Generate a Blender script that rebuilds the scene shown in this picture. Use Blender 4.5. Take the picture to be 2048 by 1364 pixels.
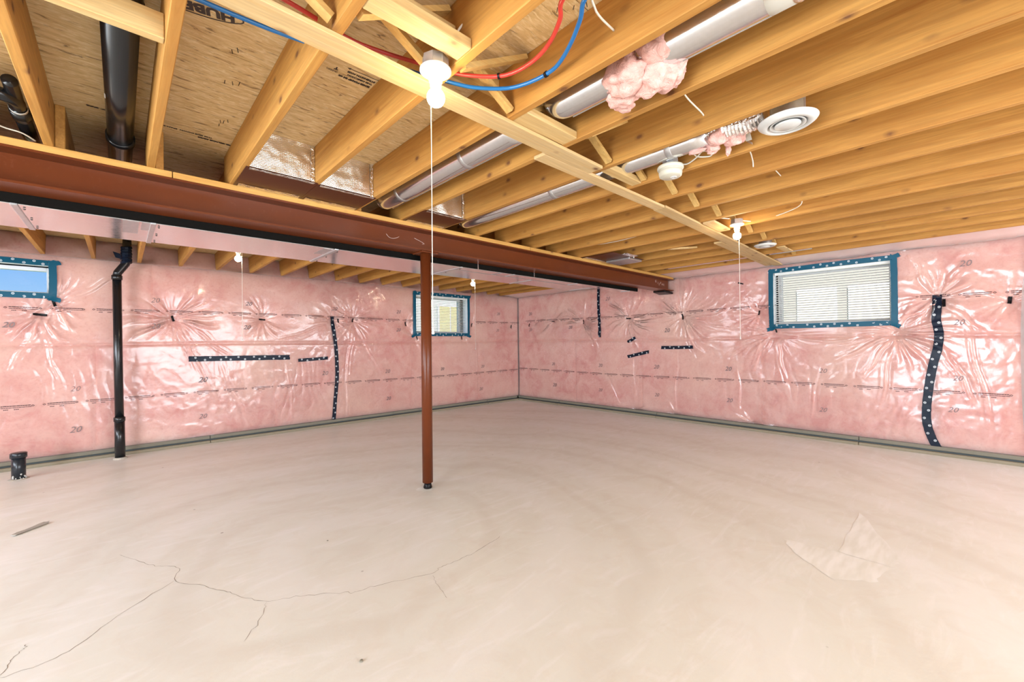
import bpy, bmesh, math, random
import numpy as np
from mathutils import Vector, Matrix

for o in list(bpy.data.objects):
    bpy.data.objects.remove(o)
scene = bpy.context.scene
C = scene.collection
R_ = math.radians
rnd = random.Random(7)

# ------------------------------------------------------------------ camera
EYE = 1.32
YAW, PITCH, ROLL, FPX = 0.81982846, 0.00429363, -0.01080634, 838.18
fw = Vector((math.cos(YAW)*math.cos(PITCH), math.sin(YAW)*math.cos(PITCH), math.sin(PITCH)))
rt0 = Vector((math.sin(YAW), -math.cos(YAW), 0)); up0 = rt0.cross(fw)
cr, sr = math.cos(ROLL), math.sin(ROLL)
rt = cr*rt0 + sr*up0; up = -sr*rt0 + cr*up0
cam = bpy.data.cameras.new('camera'); cam_o = bpy.data.objects.new('camera', cam); C.objects.link(cam_o)
m3 = Matrix((rt, up, -fw)).transposed()
cam_o.matrix_world = Matrix.Translation((0, 0, EYE)) @ m3.to_4x4()
cam.sensor_fit = 'HORIZONTAL'; cam.sensor_width = 36; cam.lens = FPX*36/2048
cam.clip_start = 0.02
scene.camera = cam_o

# ------------------------------------------------------------------ world, sun, added fill lights, exposure
SKY_STRENGTH = 0.46
SUN_ENERGY = 7.0
BACK_FILL_POWER = 120
SIDE_POWER = 165
SHEEN_FILL_POWER = 60
BULB_EMIT = 72
scene.view_settings.view_transform = 'Standard'
scene.view_settings.look = 'None'
scene.view_settings.gamma = 1
scene.view_settings.use_curve_mapping = False
scene.view_settings.exposure = 1.15
w = bpy.data.worlds.new('world'); scene.world = w; w.use_nodes = True
nt = w.node_tree; nt.nodes.clear()
wo = nt.nodes.new('ShaderNodeOutputWorld'); bg = nt.nodes.new('ShaderNodeBackground')
tc = nt.nodes.new('ShaderNodeTexCoord'); sp = nt.nodes.new('ShaderNodeSeparateXYZ'); rp = nt.nodes.new('ShaderNodeValToRGB')
nt.links.new(tc.outputs['Generated'], sp.inputs[0]); nt.links.new(sp.outputs['Z'], rp.inputs[0])
rp.color_ramp.elements[0].position = 0.0; rp.color_ramp.elements[0].color = (.52, .78, 1.0, 1)
rp.color_ramp.elements[1].position = 0.75; rp.color_ramp.elements[1].color = (.05, .19, .62, 1)
e = rp.color_ramp.elements.new(0.16); e.color = (.21, .49, 1.0, 1)
nt.links.new(rp.outputs[0], bg.inputs[0]); bg.inputs[1].default_value = SKY_STRENGTH
nt.links.new(bg.outputs[0], wo.inputs[0])

def light(name, kind, loc, rot, power, color=(1, 1, 1), size=None, size_y=None):
    l = bpy.data.lights.new(name, kind); o = bpy.data.objects.new(name, l); C.objects.link(o)
    o.location = loc; o.rotation_euler = rot; l.energy = power; l.color = color
    if kind == 'AREA':
        l.shape = 'RECTANGLE'; l.size = size; l.size_y = size_y
    return o
s = light('sun', 'SUN', (0, 0, 9), (R_(38), R_(-8), R_(-48)), SUN_ENERGY, (1, .95, .88)); s.data.angle = R_(1)
# unseen area lights added out of frame, standing in for daylight
light('patio_daylight', 'AREA', (1.6, -3.75, 1.15), (R_(90), 0, 0), BACK_FILL_POWER, (.90, .95, 1.0), 3.0, 2.0)  # added fill at an invented door opening in the back wall
light('side_daylight', 'AREA', (-3.75, 0.6, 1.15), (R_(90), 0, R_(-90)), SIDE_POWER, (.82, .91, 1.0), 2.6, 2.0)
light('window_daylight', 'AREA', (-3.75, 4.6, 1.65), (R_(90), 0, R_(-90)), SHEEN_FILL_POWER, (.85, .92, 1.0), 3.0, .9)  # added to spread highlights over the wall film, no known window here
light('window_daylight', 'AREA', (5.1, -3.75, 1.65), (R_(90), 0, 0), SHEEN_FILL_POWER, (.88, .94, 1.0), 2.6, .9)  # second added highlight source, on the back wall side

# ------------------------------------------------------------------ materials
def newmat(name):
    m = bpy.data.materials.new(name); m.use_nodes = True
    return m, m.node_tree, m.node_tree.nodes['Principled BSDF']
def coords(nt, scale=(1, 1, 1), loc=(0, 0, 0), rot=(0, 0, 0)):
    t = nt.nodes.new('ShaderNodeTexCoord'); mp = nt.nodes.new('ShaderNodeMapping')
    g = nt.nodes.new('ShaderNodeNewGeometry')
    nt.links.new(g.outputs['Position'], mp.inputs[0])
    mp.inputs['Scale'].default_value = scale; mp.inputs['Location'].default_value = loc; mp.inputs['Rotation'].default_value = rot
    return mp.outputs[0]
def noise(nt, vec, scale, detail=3, rough=.55, dist=0):
    n = nt.nodes.new('ShaderNodeTexNoise'); nt.links.new(vec, n.inputs['Vector'])
    n.inputs['Scale'].default_value = scale; n.inputs['Detail'].default_value = detail
    n.inputs['Roughness'].default_value = rough; n.inputs['Distortion'].default_value = dist
    return n.outputs['Fac']
def ramp(nt, fac, stops):
    r = nt.nodes.new('ShaderNodeValToRGB'); nt.links.new(fac, r.inputs[0])
    els = r.color_ramp.elements
    els[0].position, els[0].color = stops[0][0], (*stops[0][1], 1) if len(stops[0][1]) == 3 else stops[0][1]
    els[1].position, els[1].color = stops[-1][0], (*stops[-1][1], 1)
    for p, c in stops[1:-1]:
        e = els.new(p); e.color = (*c, 1)
    return r.outputs[0]
def mix(nt, a, b, fac, mode='MIX'):
    m = nt.nodes.new('ShaderNodeMix'); m.data_type = 'RGBA'; m.blend_type = mode
    for sock, v in ((m.inputs[6], a), (m.inputs[7], b), (m.inputs[0], fac)):
        if hasattr(v, 'is_output'): nt.links.new(v, sock)
        elif isinstance(v, tuple): sock.default_value = (*v, 1)
        else: sock.default_value = v
    return m.outputs[2]
def mth(nt, op, a, b=None, clamp=False):
    m = nt.nodes.new('ShaderNodeMath'); m.operation = op; m.use_clamp = clamp
    for i, v in enumerate((a, b)):
        if v is None: continue
        if hasattr(v, 'is_output'): nt.links.new(v, m.inputs[i])
        else: m.inputs[i].default_value = v
    return m.outputs[0]
def bump(nt, h, dist, strength=1, prev=None):
    b = nt.nodes.new('ShaderNodeBump'); nt.links.new(h, b.inputs['Height'])
    b.inputs['Distance'].default_value = dist; b.inputs['Strength'].default_value = strength
    if prev is not None: nt.links.new(prev, b.inputs['Normal'])
    return b.outputs[0]
def plain(name, col, rough=.5, metal=0, emit=0, coat=0, bumpy=0):
    m, nt, p = newmat(name)
    p.inputs['Base Color'].default_value = (*col, 1); p.inputs['Roughness'].default_value = rough
    p.inputs['Metallic'].default_value = metal; p.inputs['Coat Weight'].default_value = coat
    if emit:
        p.inputs['Emission Color'].default_value = (*col, 1); p.inputs['Emission Strength'].default_value = emit
    v = coords(nt)
    n = noise(nt, v, 9, 4)
    nt.links.new(mix(nt, col, tuple(c*.82 for c in col), n), p.inputs['Base Color'])
    if bumpy: nt.links.new(bump(nt, noise(nt, v, 60, 3), bumpy), p.inputs['Normal'])
    return m

def dull(mat, v):
    mat.node_tree.nodes['Principled BSDF'].inputs['Specular IOR Level'].default_value = v
def wood(name, light_c, dark_c, axis, knots=True, rough=.7):
    m, nt, p = newmat(name)
    st = {'x': (.7, 14, 14), 'y': (14, .7, 14), 'z': (14, 14, .7)}[axis]
    info = nt.nodes.new('ShaderNodeObjectInfo')
    off = nt.nodes.new('ShaderNodeVectorMath'); off.operation = 'SCALE'
    cmb = nt.nodes.new('ShaderNodeCombineXYZ')
    for i in range(3): nt.links.new(info.outputs['Random'], cmb.inputs[i])
    nt.links.new(cmb.outputs[0], off.inputs[0]); off.inputs['Scale'].default_value = 37.0
    g = nt.nodes.new('ShaderNodeNewGeometry')
    ad = nt.nodes.new('ShaderNodeVectorMath'); ad.operation = 'ADD'
    nt.links.new(g.outputs['Position'], ad.inputs[0]); nt.links.new(off.outputs[0], ad.inputs[1])
    mp = nt.nodes.new('ShaderNodeMapping'); nt.links.new(ad.outputs[0], mp.inputs[0]); mp.inputs['Scale'].default_value = st
    grain = noise(nt, mp.outputs[0], 2.2, 5, .6, .6)
    fine = noise(nt, mp.outputs[0], 9, 3, .6, .2)
    big = noise(nt, ad.outputs[0], 1.3, 2)
    c = mix(nt, light_c, dark_c, ramp(nt, grain, [(.42, (0, 0, 0)), (.72, (1, 1, 1))]))
    c = mix(nt, c, tuple(x*.76 for x in light_c), ramp(nt, fine, [(.42, (0, 0, 0)), (.68, (.9, .9, .9))]))
    c = mix(nt, c, tuple(x*1.0 for x in dark_c), mth(nt, 'MULTIPLY', ramp(nt, big, [(.4, (0, 0, 0)), (.75, (1, 1, 1))]), .45))
    hue = mix(nt, (1.08, 1.06, 1.04), (.88, .86, .80), info.outputs['Random'])
    c = mix(nt, c, hue, 1.0, 'MULTIPLY')
    if knots:
        vo = nt.nodes.new('ShaderNodeTexVoronoi'); vo.inputs['Scale'].default_value = 1.0
        mk = nt.nodes.new('ShaderNodeMapping'); nt.links.new(ad.outputs[0], mk.inputs[0])
        mk.inputs['Scale'].default_value = {'x': (4.6, 7.5, 7.5), 'y': (7.5, 4.6, 7.5), 'z': (7.5, 7.5, 4.6)}[axis]
        wob = noise(nt, ad.outputs[0], 30, 2)
        nt.links.new(mk.outputs[0], vo.inputs['Vector'])
        d = mth(nt, 'ADD', vo.outputs['Distance'], mth(nt, 'MULTIPLY', wob, .05))
        k = ramp(nt, d, [(.085, (1, 1, 1)), (.125, (.45, .45, .45)), (.20, (0, 0, 0))])
        c = mix(nt, c, (.13, .045, .012), mth(nt, 'MULTIPLY', k, .92))
    nt.links.new(c, p.inputs['Base Color']); p.inputs['Roughness'].default_value = rough
    nt.links.new(bump(nt, grain, .0012, .5), p.inputs['Normal'])
    return m

M = {}
M['joist'] = wood('joist_spruce', (.51, .255, .055), (.32, .125, .016), 'y')
M['joist_x'] = wood('board_spruce', (.66, .47, .22), (.50, .29, .09), 'x')
M['strut'] = wood('strut_spruce', (.60, .38, .13), (.42, .22, .05), 'x', False)
M['strip'] = wood('strip_pine', (.64, .46, .24), (.52, .32, .12), 'x')
M['sill'] = wood('sill_spruce', (.60, .34, .09), (.42, .20, .04), 'x')

# oriented strand board
m, nt, p = newmat('oriented_strand_board'); M['osb'] = m
v = coords(nt, (1, 1, 1), rot=(0, 0, .08))
v2 = coords(nt, (9, 46, 7), rot=(0, 0, .10)); v3 = coords(nt, (16, 60, 11), (3, 7, 1), (0, 0, -.22))
a = noise(nt, v2, 1.1, 4, .6, .8); b = noise(nt, v3, 1.0, 3, .6, 1.2); big = noise(nt, v, 3.5, 3)
c = mix(nt, (.74, .53, .26), (.52, .32, .12), ramp(nt, a, [(.38, (0, 0, 0)), (.7, (1, 1, 1))]))
c = mix(nt, c, (.86, .70, .42), ramp(nt, b, [(.5, (0, 0, 0)), (.72, (1, 1, 1))]))
c = mix(nt, c, (.12, .06, .02), mth(nt, 'MULTIPLY', ramp(nt, mth(nt, 'ADD', a, mth(nt, 'MULTIPLY', b, .25)), [(.73, (0, 0, 0)), (.80, (1, 1, 1))]), .8))
c = mix(nt, c, (.40, .25, .11), mth(nt, 'MULTIPLY', big, .4))
nt.links.new(c, p.inputs['Base Color']); p.inputs['Roughness'].default_value = .7
nt.links.new(bump(nt, b, .002, .7), p.inputs['Normal'])

# painted / sealed concrete floor
m, nt, p = newmat('concrete_floor'); M['floor'] = m
v = coords(nt)
n1 = noise(nt, v, .55, 4, .55, .8); n2 = noise(nt, v, 3.2, 6, .65, 1.6); n3 = noise(nt, coords(nt, (1, 1, 1), rot=(0, 0, .7)), 28, 4, .6)
sw = noise(nt, coords(nt, (1.1, 4.2, 1), rot=(0, 0, .75)), 1.6, 5, .6, 2.2)
c = mix(nt, (.735, .725, .645), (.785, .79, .75), n1)
c = mix(nt, c, (.69, .63, .55), ramp(nt, n2, [(.45, (0, 0, 0)), (.8, (.55, .55, .55))]))
c = mix(nt, c, (.84, .83, .81), ramp(nt, sw, [(.52, (0, 0, 0)), (.70, (.6, .6, .6))]))
spk = nt.nodes.new('ShaderNodeTexVoronoi'); spk.inputs['Scale'].default_value = 2.6; nt.links.new(v, spk.inputs['Vector'])
c = mix(nt, c, (.20, .17, .13), ramp(nt, spk.outputs['Distance'], [(.014, (.9, .9, .9)), (.030, (0, 0, 0))]))
wvf = nt.nodes.new('ShaderNodeTexWave'); wvf.wave_type = 'RINGS'; wvf.rings_direction = 'Z'; wvf.inputs['Scale'].default_value = .34
wvf.inputs['Distortion'].default_value = 5.5; wvf.inputs['Detail'].default_value = 3; wvf.inputs['Detail Scale'].default_value = 1.1
nt.links.new(coords(nt, (1, 1, 1), (-1.1, -2.6, 0)), wvf.inputs['Vector'])
c = mix(nt, c, (.86, .86, .85), mth(nt, 'MULTIPLY', ramp(nt, wvf.outputs['Fac'], [(.72, (0, 0, 0)), (.95, (1, 1, 1))]), .28))
c = mix(nt, c, (.60, .55, .47), mth(nt, 'MULTIPLY', ramp(nt, wvf.outputs['Fac'], [(.0, (1, 1, 1)), (.10, (0, 0, 0))]), .22))
nt.links.new(c, p.inputs['Base Color'])
nt.links.new(ramp(nt, n2, [(.3, (.30, .30, .30)), (.7, (.46, .46, .46))]), p.inputs['Roughness'])
bn = bump(nt, sw, .004, .25); nt.links.new(bump(nt, n3, .0012, .5, bn), p.inputs['Normal'])

# pink fibreglass blanket
m, nt, p = newmat('pink_fibreglass'); M['pink'] = m
v = coords(nt); n1 = noise(nt, v, 5, 5, .65, .6); n2 = noise(nt, v, 38, 4, .7); n3 = noise(nt, v, 1.1, 2)
c = mix(nt, (.93, .565, .49), (.80, .325, .275), ramp(nt, n1, [(.36, (0, 0, 0)), (.70, (1, 1, 1))]))
c = mix(nt, c, (.94, .65, .53), ramp(nt, n3, [(.4, (0, 0, 0)), (.68, (.7, .7, .7))]))
c = mix(nt, c, (.62, .22, .18), ramp(nt, n2, [(.52, (0, 0, 0)), (.8, (.5, .5, .5))]))
nt.links.new(c, p.inputs['Base Color']); p.inputs['Roughness'].default_value = .95
p.inputs['Specular IOR Level'].default_value = .1
nt.links.new(bump(nt, n1, .01, .6), p.inputs['Normal'])
m, nt, p = newmat('pink_wool'); M['wool'] = m
v = coords(nt); n1 = noise(nt, v, 22, 5, .7, 1.0)
nt.links.new(mix(nt, (.82, .49, .43), (.58, .24, .18), ramp(nt, n1, [(.4, (0, 0, 0)), (.8, (1, 1, 1))])), p.inputs['Base Color'])
p.inputs['Roughness'].default_value = .95; nt.links.new(bump(nt, n1, .02, .9), p.inputs['Normal'])

# clear polyethylene film
def film(name, milk=.11, tint=(.97, .955, .955), rough=.15, refl=1.5):
    m = bpy.data.materials.new(name); m.use_nodes = True; nt = m.node_tree; nt.nodes.clear()
    out = nt.nodes.new('ShaderNodeOutputMaterial')
    tr = nt.nodes.new('ShaderNodeBsdfTransparent'); tr.inputs[0].default_value = (*tint, 1)
    gl = nt.nodes.new('ShaderNodeBsdfGlossy'); gl.inputs['Roughness'].default_value = rough
    df = nt.nodes.new('ShaderNodeBsdfDiffuse'); df.inputs[0].default_value = (.9, .87, .86, 1)
    fr = nt.nodes.new('ShaderNodeFresnel'); fr.inputs[0].default_value = 1.5
    v = coords(nt); n = noise(nt, v, 9, 3, .55, 1.0); n2 = noise(nt, coords(nt, (1, 1, .35)), 38, 2, .5, .6)
    b1 = bump(nt, n, .005, .20); b2 = bump(nt, n2, .0010, .3, b1)
    nt.links.new(b2, gl.inputs['Normal'])
    f = mth(nt, 'MULTIPLY', fr.outputs[0], refl, True)
    m1 = nt.nodes.new('ShaderNodeMixShader'); nt.links.new(f, m1.inputs[0]); nt.links.new(tr.outputs[0], m1.inputs[1]); nt.links.new(gl.outputs[0], m1.inputs[2])
    m2 = nt.nodes.new('ShaderNodeMixShader'); m2.inputs[0].default_value = milk; nt.links.new(m1.outputs[0], m2.inputs[1]); nt.links.new(df.outputs[0], m2.inputs[2])
    nt.links.new(m2.outputs[0], out.inputs[0])
    return m
M['film'] = film('clear_poly_film')
M['film_white'] = film('milky_poly_film', .45, (.95, .93, .96), .2, 1.6)
M['film_fold'] = film('folded_poly_film', .30, (.98, .95, .95), .35, .35)
M['pane'] = film('window_glass', 0, (.97, .98, .98), .02, 1.0)
nodes = M['pane'].node_tree.nodes
for n in [x for x in nodes if x.type == 'BUMP']: n.inputs['Strength'].default_value = 0

# steel, ducts
m, nt, p = newmat('oxide_red_steel'); M['steel'] = m
v = coords(nt); n = noise(nt, v, 4, 5, .6); nn = noise(nt, v, 40, 3)
c = mix(nt, (.135, .030, .007), (.100, .022, .006), n)
c = mix(nt, c, (.17, .055, .028), ramp(nt, nn, [(.62, (0, 0, 0)), (.8, (.4, .4, .4))]))
nt.links.new(c, p.inputs['Base Color']); p.inputs['Roughness'].default_value = .30
p.inputs['Specular IOR Level'].default_value = .30
nt.links.new(bump(nt, nn, .0006, .5), p.inputs['Normal'])
def metal(name, col, rough, dent=.0025, sc=7):
    m, nt, p = newmat(name)
    v = coords(nt); n = noise(nt, v, sc, 3, .5, .5); n2 = noise(nt, v, 55, 3)
    nt.links.new(mix(nt, col, tuple(c*.86 for c in col), n2), p.inputs['Base Color'])
    p.inputs['Metallic'].default_value = .94
    nt.links.new(ramp(nt, n2, [(.3, (rough*.8,)*3), (.7, (rough*1.25,)*3)]), p.inputs['Roughness'])
    nt.links.new(bump(nt, n, dent, .5), p.inputs['Normal'])
    return m
M['galv'] = metal('galvanised_sheet', (.80, .81, .83), .15, .0014)
M['galv_dull'] = metal('galvanised_dull', (.62, .63, .65), .38)
M['foil'] = metal('foil_tape', (.90, .88, .86), .16, .02, 45)
# bubble foil insulation: quilted
m, nt, p = newmat('bubble_foil'); M['bubble'] = m
v = coords(nt); vo = nt.nodes.new('ShaderNodeTexVoronoi'); vo.inputs['Scale'].default_value = 60; vo.inputs['Randomness'].default_value = .25
mpv = coords(nt, (1.6, 1, 1.6)); nt.links.new(mpv, vo.inputs['Vector'])
p.inputs['Base Color'].default_value = (.80, .74, .67, 1); p.inputs['Metallic'].default_value = .95; p.inputs['Roughness'].default_value = .24
wvt = nt.nodes.new('ShaderNodeTexWave'); wvt.bands_direction = 'Z'; wvt.inputs['Scale'].default_value = 34; nt.links.new(v, wvt.inputs['Vector'])
b0 = bump(nt, noise(nt, v, 5, 2), .03, .8); b1 = bump(nt, wvt.outputs['Fac'], .0012, .6, b0)
nt.links.new(bump(nt, vo.outputs['Distance'], .0016, .5, b1), p.inputs['Normal'])
M['brown_sheet'] = plain('brown_coated_sheet', (.085, .022, .008), .30)  # dark brown base colour of the bay panel undersides
M['abs'] = plain('black_abs', (.010, .011, .013), .22)
M['abs_blue'] = plain('black_abs_stub', (.014, .020, .028), .25)
M['tape'] = plain('navy_sheathing_tape', (.005, .011, .026), .36)
M['tape_teal'] = plain('teal_sheathing_tape', (.002, .085, .15), .4)
M['tape_black'] = plain('black_tab_tape', (.008, .007, .008), .35)
M['tapeprint'] = plain('white_tape_print', (.72, .78, .82), .4)
M['ink'] = plain('black_ink', (.045, .028, .022), .6)
M['ink_grey'] = plain('grey_ink', (.24, .17, .17), .6)
M['ink_red'] = plain('poly_print_ink', (.055, .015, .018), .5)
M['white'] = plain('white_plastic', (.62, .61, .58), .35)
M['cream'] = plain('cream_plastic', (.60, .56, .45), .4)
M['vinyl'] = plain('white_vinyl', (.82, .84, .86), .35)
M['slat'] = plain('white_blind_slat', (.80, .82, .80), .4)
M['dark'] = plain('dark_gap', (.010, .009, .008), .8)  # near black paints the shade in the slot beside the duct
M['red'] = plain('red_pex', (.58, .045, .03), .3)
M['blue'] = plain('blue_pex', (.012, .14, .38), .28)
M['cable'] = plain('white_cable', (.80, .76, .66), .4)
M['nail'] = plain('steel_nail', (.05, .04, .035), .45, .6)
M['concrete'] = plain('foundation_concrete', (.35, .34, .32), .9)
M['drywall'] = plain('plain_wall', (.74, .68, .64), .9)
M['plate'] = plain('damp_bottom_plate', (.23, .215, .165), .8)
M['plate2'] = plain('worn_plate_edge', (.30, .26, .18), .8)
M['gasket'] = plain('blue_grey_gasket', (.045, .06, .062), .5)
M['crack'] = plain('crack_shadow', (.27, .225, .175), .9)  # brown tone of the crack ribbons
M['mortar'] = plain('concrete_collar', (.52, .48, .41), .9)
M['dust'] = plain('pale_scrape', (.74, .73, .71), .6)
M['brick'] = plain('taupe_siding', (.36, .345, .32), .9)
M['brick_w'] = plain('pale_siding', (.74, .78, .80), .9)
M['shade'] = plain('drawn_cream_shade', (.85, .80, .66), .8)
M['shade_y'] = plain('drawn_yellow_shade', (.80, .64, .33), .8)
M['roof'] = plain('grey_shingle', (.12, .12, .13), .9)
M['grass'] = plain('lawn', (.10, .17, .04), .95)
M['chalk'] = plain('white_chalk', (.75, .62, .58), .9)
M['splinter'] = plain('weathered_splinter', (.42, .38, .33), .85)
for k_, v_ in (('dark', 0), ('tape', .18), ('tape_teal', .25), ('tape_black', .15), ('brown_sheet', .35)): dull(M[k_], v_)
m, nt, p = newmat('glowing_bulb'); M['bulb'] = m
p.inputs['Base Color'].default_value = (1, 1, 1, 1); p.inputs['Emission Color'].default_value = (1.0, .80, .54, 1)
p.inputs['Emission Strength'].default_value = BULB_EMIT

# ------------------------------------------------------------------ object helpers
def link(name, me, mat, parent=None, smooth=False):
    o = bpy.data.objects.new(name, me); C.objects.link(o)
    if mat is not None:
        for mm in (mat if isinstance(mat, (list, tuple)) else [mat]): me.materials.append(mm)
    if parent is not None: o.parent = parent
    if smooth: me.polygons.foreach_set('use_smooth', [True]*len(me.polygons))
    return o
def obj(name, bm, mat, parent=None, smooth=False):
    me = bpy.data.meshes.new(name); bm.normal_update(); bm.to_mesh(me); bm.free()
    return link(name, me, mat, parent, smooth)
def empty(name, loc=(0, 0, 0)):
    o = bpy.data.objects.new(name, None); C.objects.link(o); o.location = (0, 0, 0); o.empty_display_size = .1
    return o
def tag(o, label=None, cat=None, group=None, kind=None):
    if label: o['label'] = label
    if cat: o['category'] = cat
    if group: o['group'] = group
    if kind: o['kind'] = kind
    return o
def box(x0, x1, y0, y1, z0, z1, bev=0, bm=None):
    own = bmesh.new()
    v = [own.verts.new((x, y, z)) for x in (x0, x1) for y in (y0, y1) for z in (z0, z1)]
    for f in ((0, 1, 3, 2), (4, 6, 7, 5), (0, 4, 5, 1), (2, 3, 7, 6), (0, 2, 6, 4), (1, 5, 7, 3)):
        own.faces.new([v[i] for i in f])
    bmesh.ops.recalc_face_normals(own, faces=own.faces)
    if bev: bmesh.ops.bevel(own, geom=own.edges[:], offset=bev, segments=1, affect='EDGES')
    if bm is None: return own
    join(bm, own); return bm
def join(bm, other):
    me = bpy.data.meshes.new('tmp'); other.to_mesh(me); other.free(); bm.from_mesh(me); bpy.data.meshes.remove(me)
def prism(pts, axis_vec, bev=0):
    """polygon (list of 3D points) extruded along a vector"""
    bm = bmesh.new()
    a = [bm.verts.new(p) for p in pts]; b = [bm.verts.new(Vector(p)+Vector(axis_vec)) for p in pts]
    n = len(pts); bm.faces.new(a[::-1]); bm.faces.new(b)
    for i in range(n): bm.faces.new((a[i], a[(i+1) % n], b[(i+1) % n], b[i]))
    bmesh.ops.recalc_face_normals(bm, faces=bm.faces)
    if bev: bmesh.ops.bevel(bm, geom=bm.edges[:], offset=bev, segments=1, affect='EDGES')
    return bm
def beam_bar(p0, p1, wdt, thk, side):
    """rectangular bar from p0 to p1, width along 'side'"""
    p0, p1 = Vector(p0), Vector(p1); d = (p1-p0).normalized(); s_ = Vector(side); s_ = (s_-d*s_.dot(d)).normalized(); t = d.cross(s_)
    q = [p0+s_*wdt/2+t*thk/2, p0-s_*wdt/2+t*thk/2, p0-s_*wdt/2-t*thk/2, p0+s_*wdt/2-t*thk/2]
    return prism(q, p1-p0)
def smooth_path(pts, n=8):
    P = [Vector(p) for p in pts]; out = []
    for i in range(len(P)-1):
        p0, p1, p2, p3 = P[max(i-1, 0)], P[i], P[i+1], P[min(i+2, len(P)-1)]
        for k in range(n):
            t = k/n
            out.append(.5*((2*p1)+(-p0+p2)*t+(2*p0-5*p1+4*p2-p3)*t*t+(-p0+3*p1-3*p2+p3)*t**3))
    out.append(P[-1]); return out
def tube(pts, rad, seg=10, cap=True, bm=None):
    bm = bm or bmesh.new(); P = [Vector(p) for p in pts]; n = len(P)
    rads = rad if isinstance(rad, (list, tuple)) else [rad]*n
    rings = []; prev = None
    for i, p in enumerate(P):
        d = (P[min(i+1, n-1)]-P[max(i-1, 0)]).normalized()
        if prev is None:
            a = d.orthogonal().normalized()
        else:
            a = (prev-d*prev.dot(d)).normalized()
        prev = a; b = d.cross(a)
        rings.append([bm.verts.new(p+rads[i]*(math.cos(2*math.pi*k/seg)*a+math.sin(2*math.pi*k/seg)*b)) for k in range(seg)])
    for i in range(n-1):
        for k in range(seg):
            bm.faces.new((rings[i][k], rings[i][(k+1) % seg], rings[i+1][(k+1) % seg], rings[i+1][k]))
    if cap:
        bm.faces.new(rings[0][::-1]); bm.faces.new(rings[-1])
    return bm
def lathe(profile, centre, axis=(0, 0, 1), seg=32, bm=None):
    """profile: list of (radius, height along axis)"""
    bm = bm or bmesh.new(); ax = Vector(axis).normalized(); a = ax.orthogonal().normalized(); b = ax.cross(a); c0 = Vector(centre)
    rings = []
    for r, h in profile:
        if r < 1e-6: rings.append([bm.verts.new(c0+ax*h)]); continue
        rings.append([bm.verts.new(c0+ax*h+r*(math.cos(2*math.pi*k/seg)*a+math.sin(2*math.pi*k/seg)*b)) for k in range(seg)])
    for r0, r1 in zip(rings, rings[1:]):
        for k in range(seg):
            k2 = (k+1) % seg
            if len(r0) == 1 and len(r1) == 1: continue
            if len(r0) == 1: bm.faces.new((r0[0], r1[k2], r1[k]))
            elif len(r1) == 1: bm.faces.new((r0[k], r0[k2], r1[0]))
            else: bm.faces.new((r0[k], r0[k2], r1[k2], r1[k]))
    bmesh.ops.recalc_face_normals(bm, faces=bm.faces)
    return bm
def text_bm(txt, size, origin, right, upv, bm=None, shear=0, extrude=.0003, offset=0):
    """flat lettering: right/up are the reading directions"""
    cu = bpy.data.curves.new('t', 'FONT'); cu.body = txt; cu.size = size; cu.shear = shear; cu.align_x = 'CENTER'; cu.align_y = 'CENTER'
    cu.resolution_u = 2; cu.extrude = extrude; cu.offset = offset
    o = bpy.data.objects.new('t', cu); C.objects.link(o)
    dg = bpy.context.evaluated_depsgraph_get(); me = bpy.data.meshes.new_from_object(o.evaluated_get(dg))
    r = Vector(right).normalized(); u = Vector(upv); u = (u-r*u.dot(r)).normalized(); n = r.cross(u)
    me.transform(Matrix.Translation(origin) @ Matrix((r, u, n)).transposed().to_4x4())
    bm = bm or bmesh.new(); bm.from_mesh(me)
    bpy.data.objects.remove(o); bpy.data.curves.remove(cu); bpy.data.meshes.remove(me)
    return bm
def quad(bm, a, b, c, d):
    bm.faces.new([bm.verts.new(p) for p in (a, b, c, d)])

# numpy value noise
def vnoise(x, y, seed=0):
    rs = np.random.RandomState(seed); T = rs.rand(64, 64)
    xi = np.floor(x).astype(int); yi = np.floor(y).astype(int); fx = x-xi; fy = y-yi
    fx = fx*fx*(3-2*fx); fy = fy*fy*(3-2*fy)
    a = T[xi % 64, yi % 64]; b = T[(xi+1) % 64, yi % 64]; c = T[xi % 64, (yi+1) % 64]; d = T[(xi+1) % 64, (yi+1) % 64]
    return (a*(1-fx)+b*fx)*(1-fy)+(c*(1-fx)+d*fx)*fy
def fbm(x, y, seed=0, o=4):
    s_ = 0; a = .5
    for i in range(o):
        s_ = s_+a*vnoise(x*2**i+17*i, y*2**i+5*i, seed+i); a *= .5
    return s_

# ------------------------------------------------------------------ dimensions
XR, YL = 6.761, 7.03          # inner faces of the right-hand and left-hand insulated walls
JZ = 2.378                    # underside of joists
DECK = JZ+.235                # underside of subfloor
XB, YB = -4.0, -4.0           # back of the basement
K = 1.0732

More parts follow.
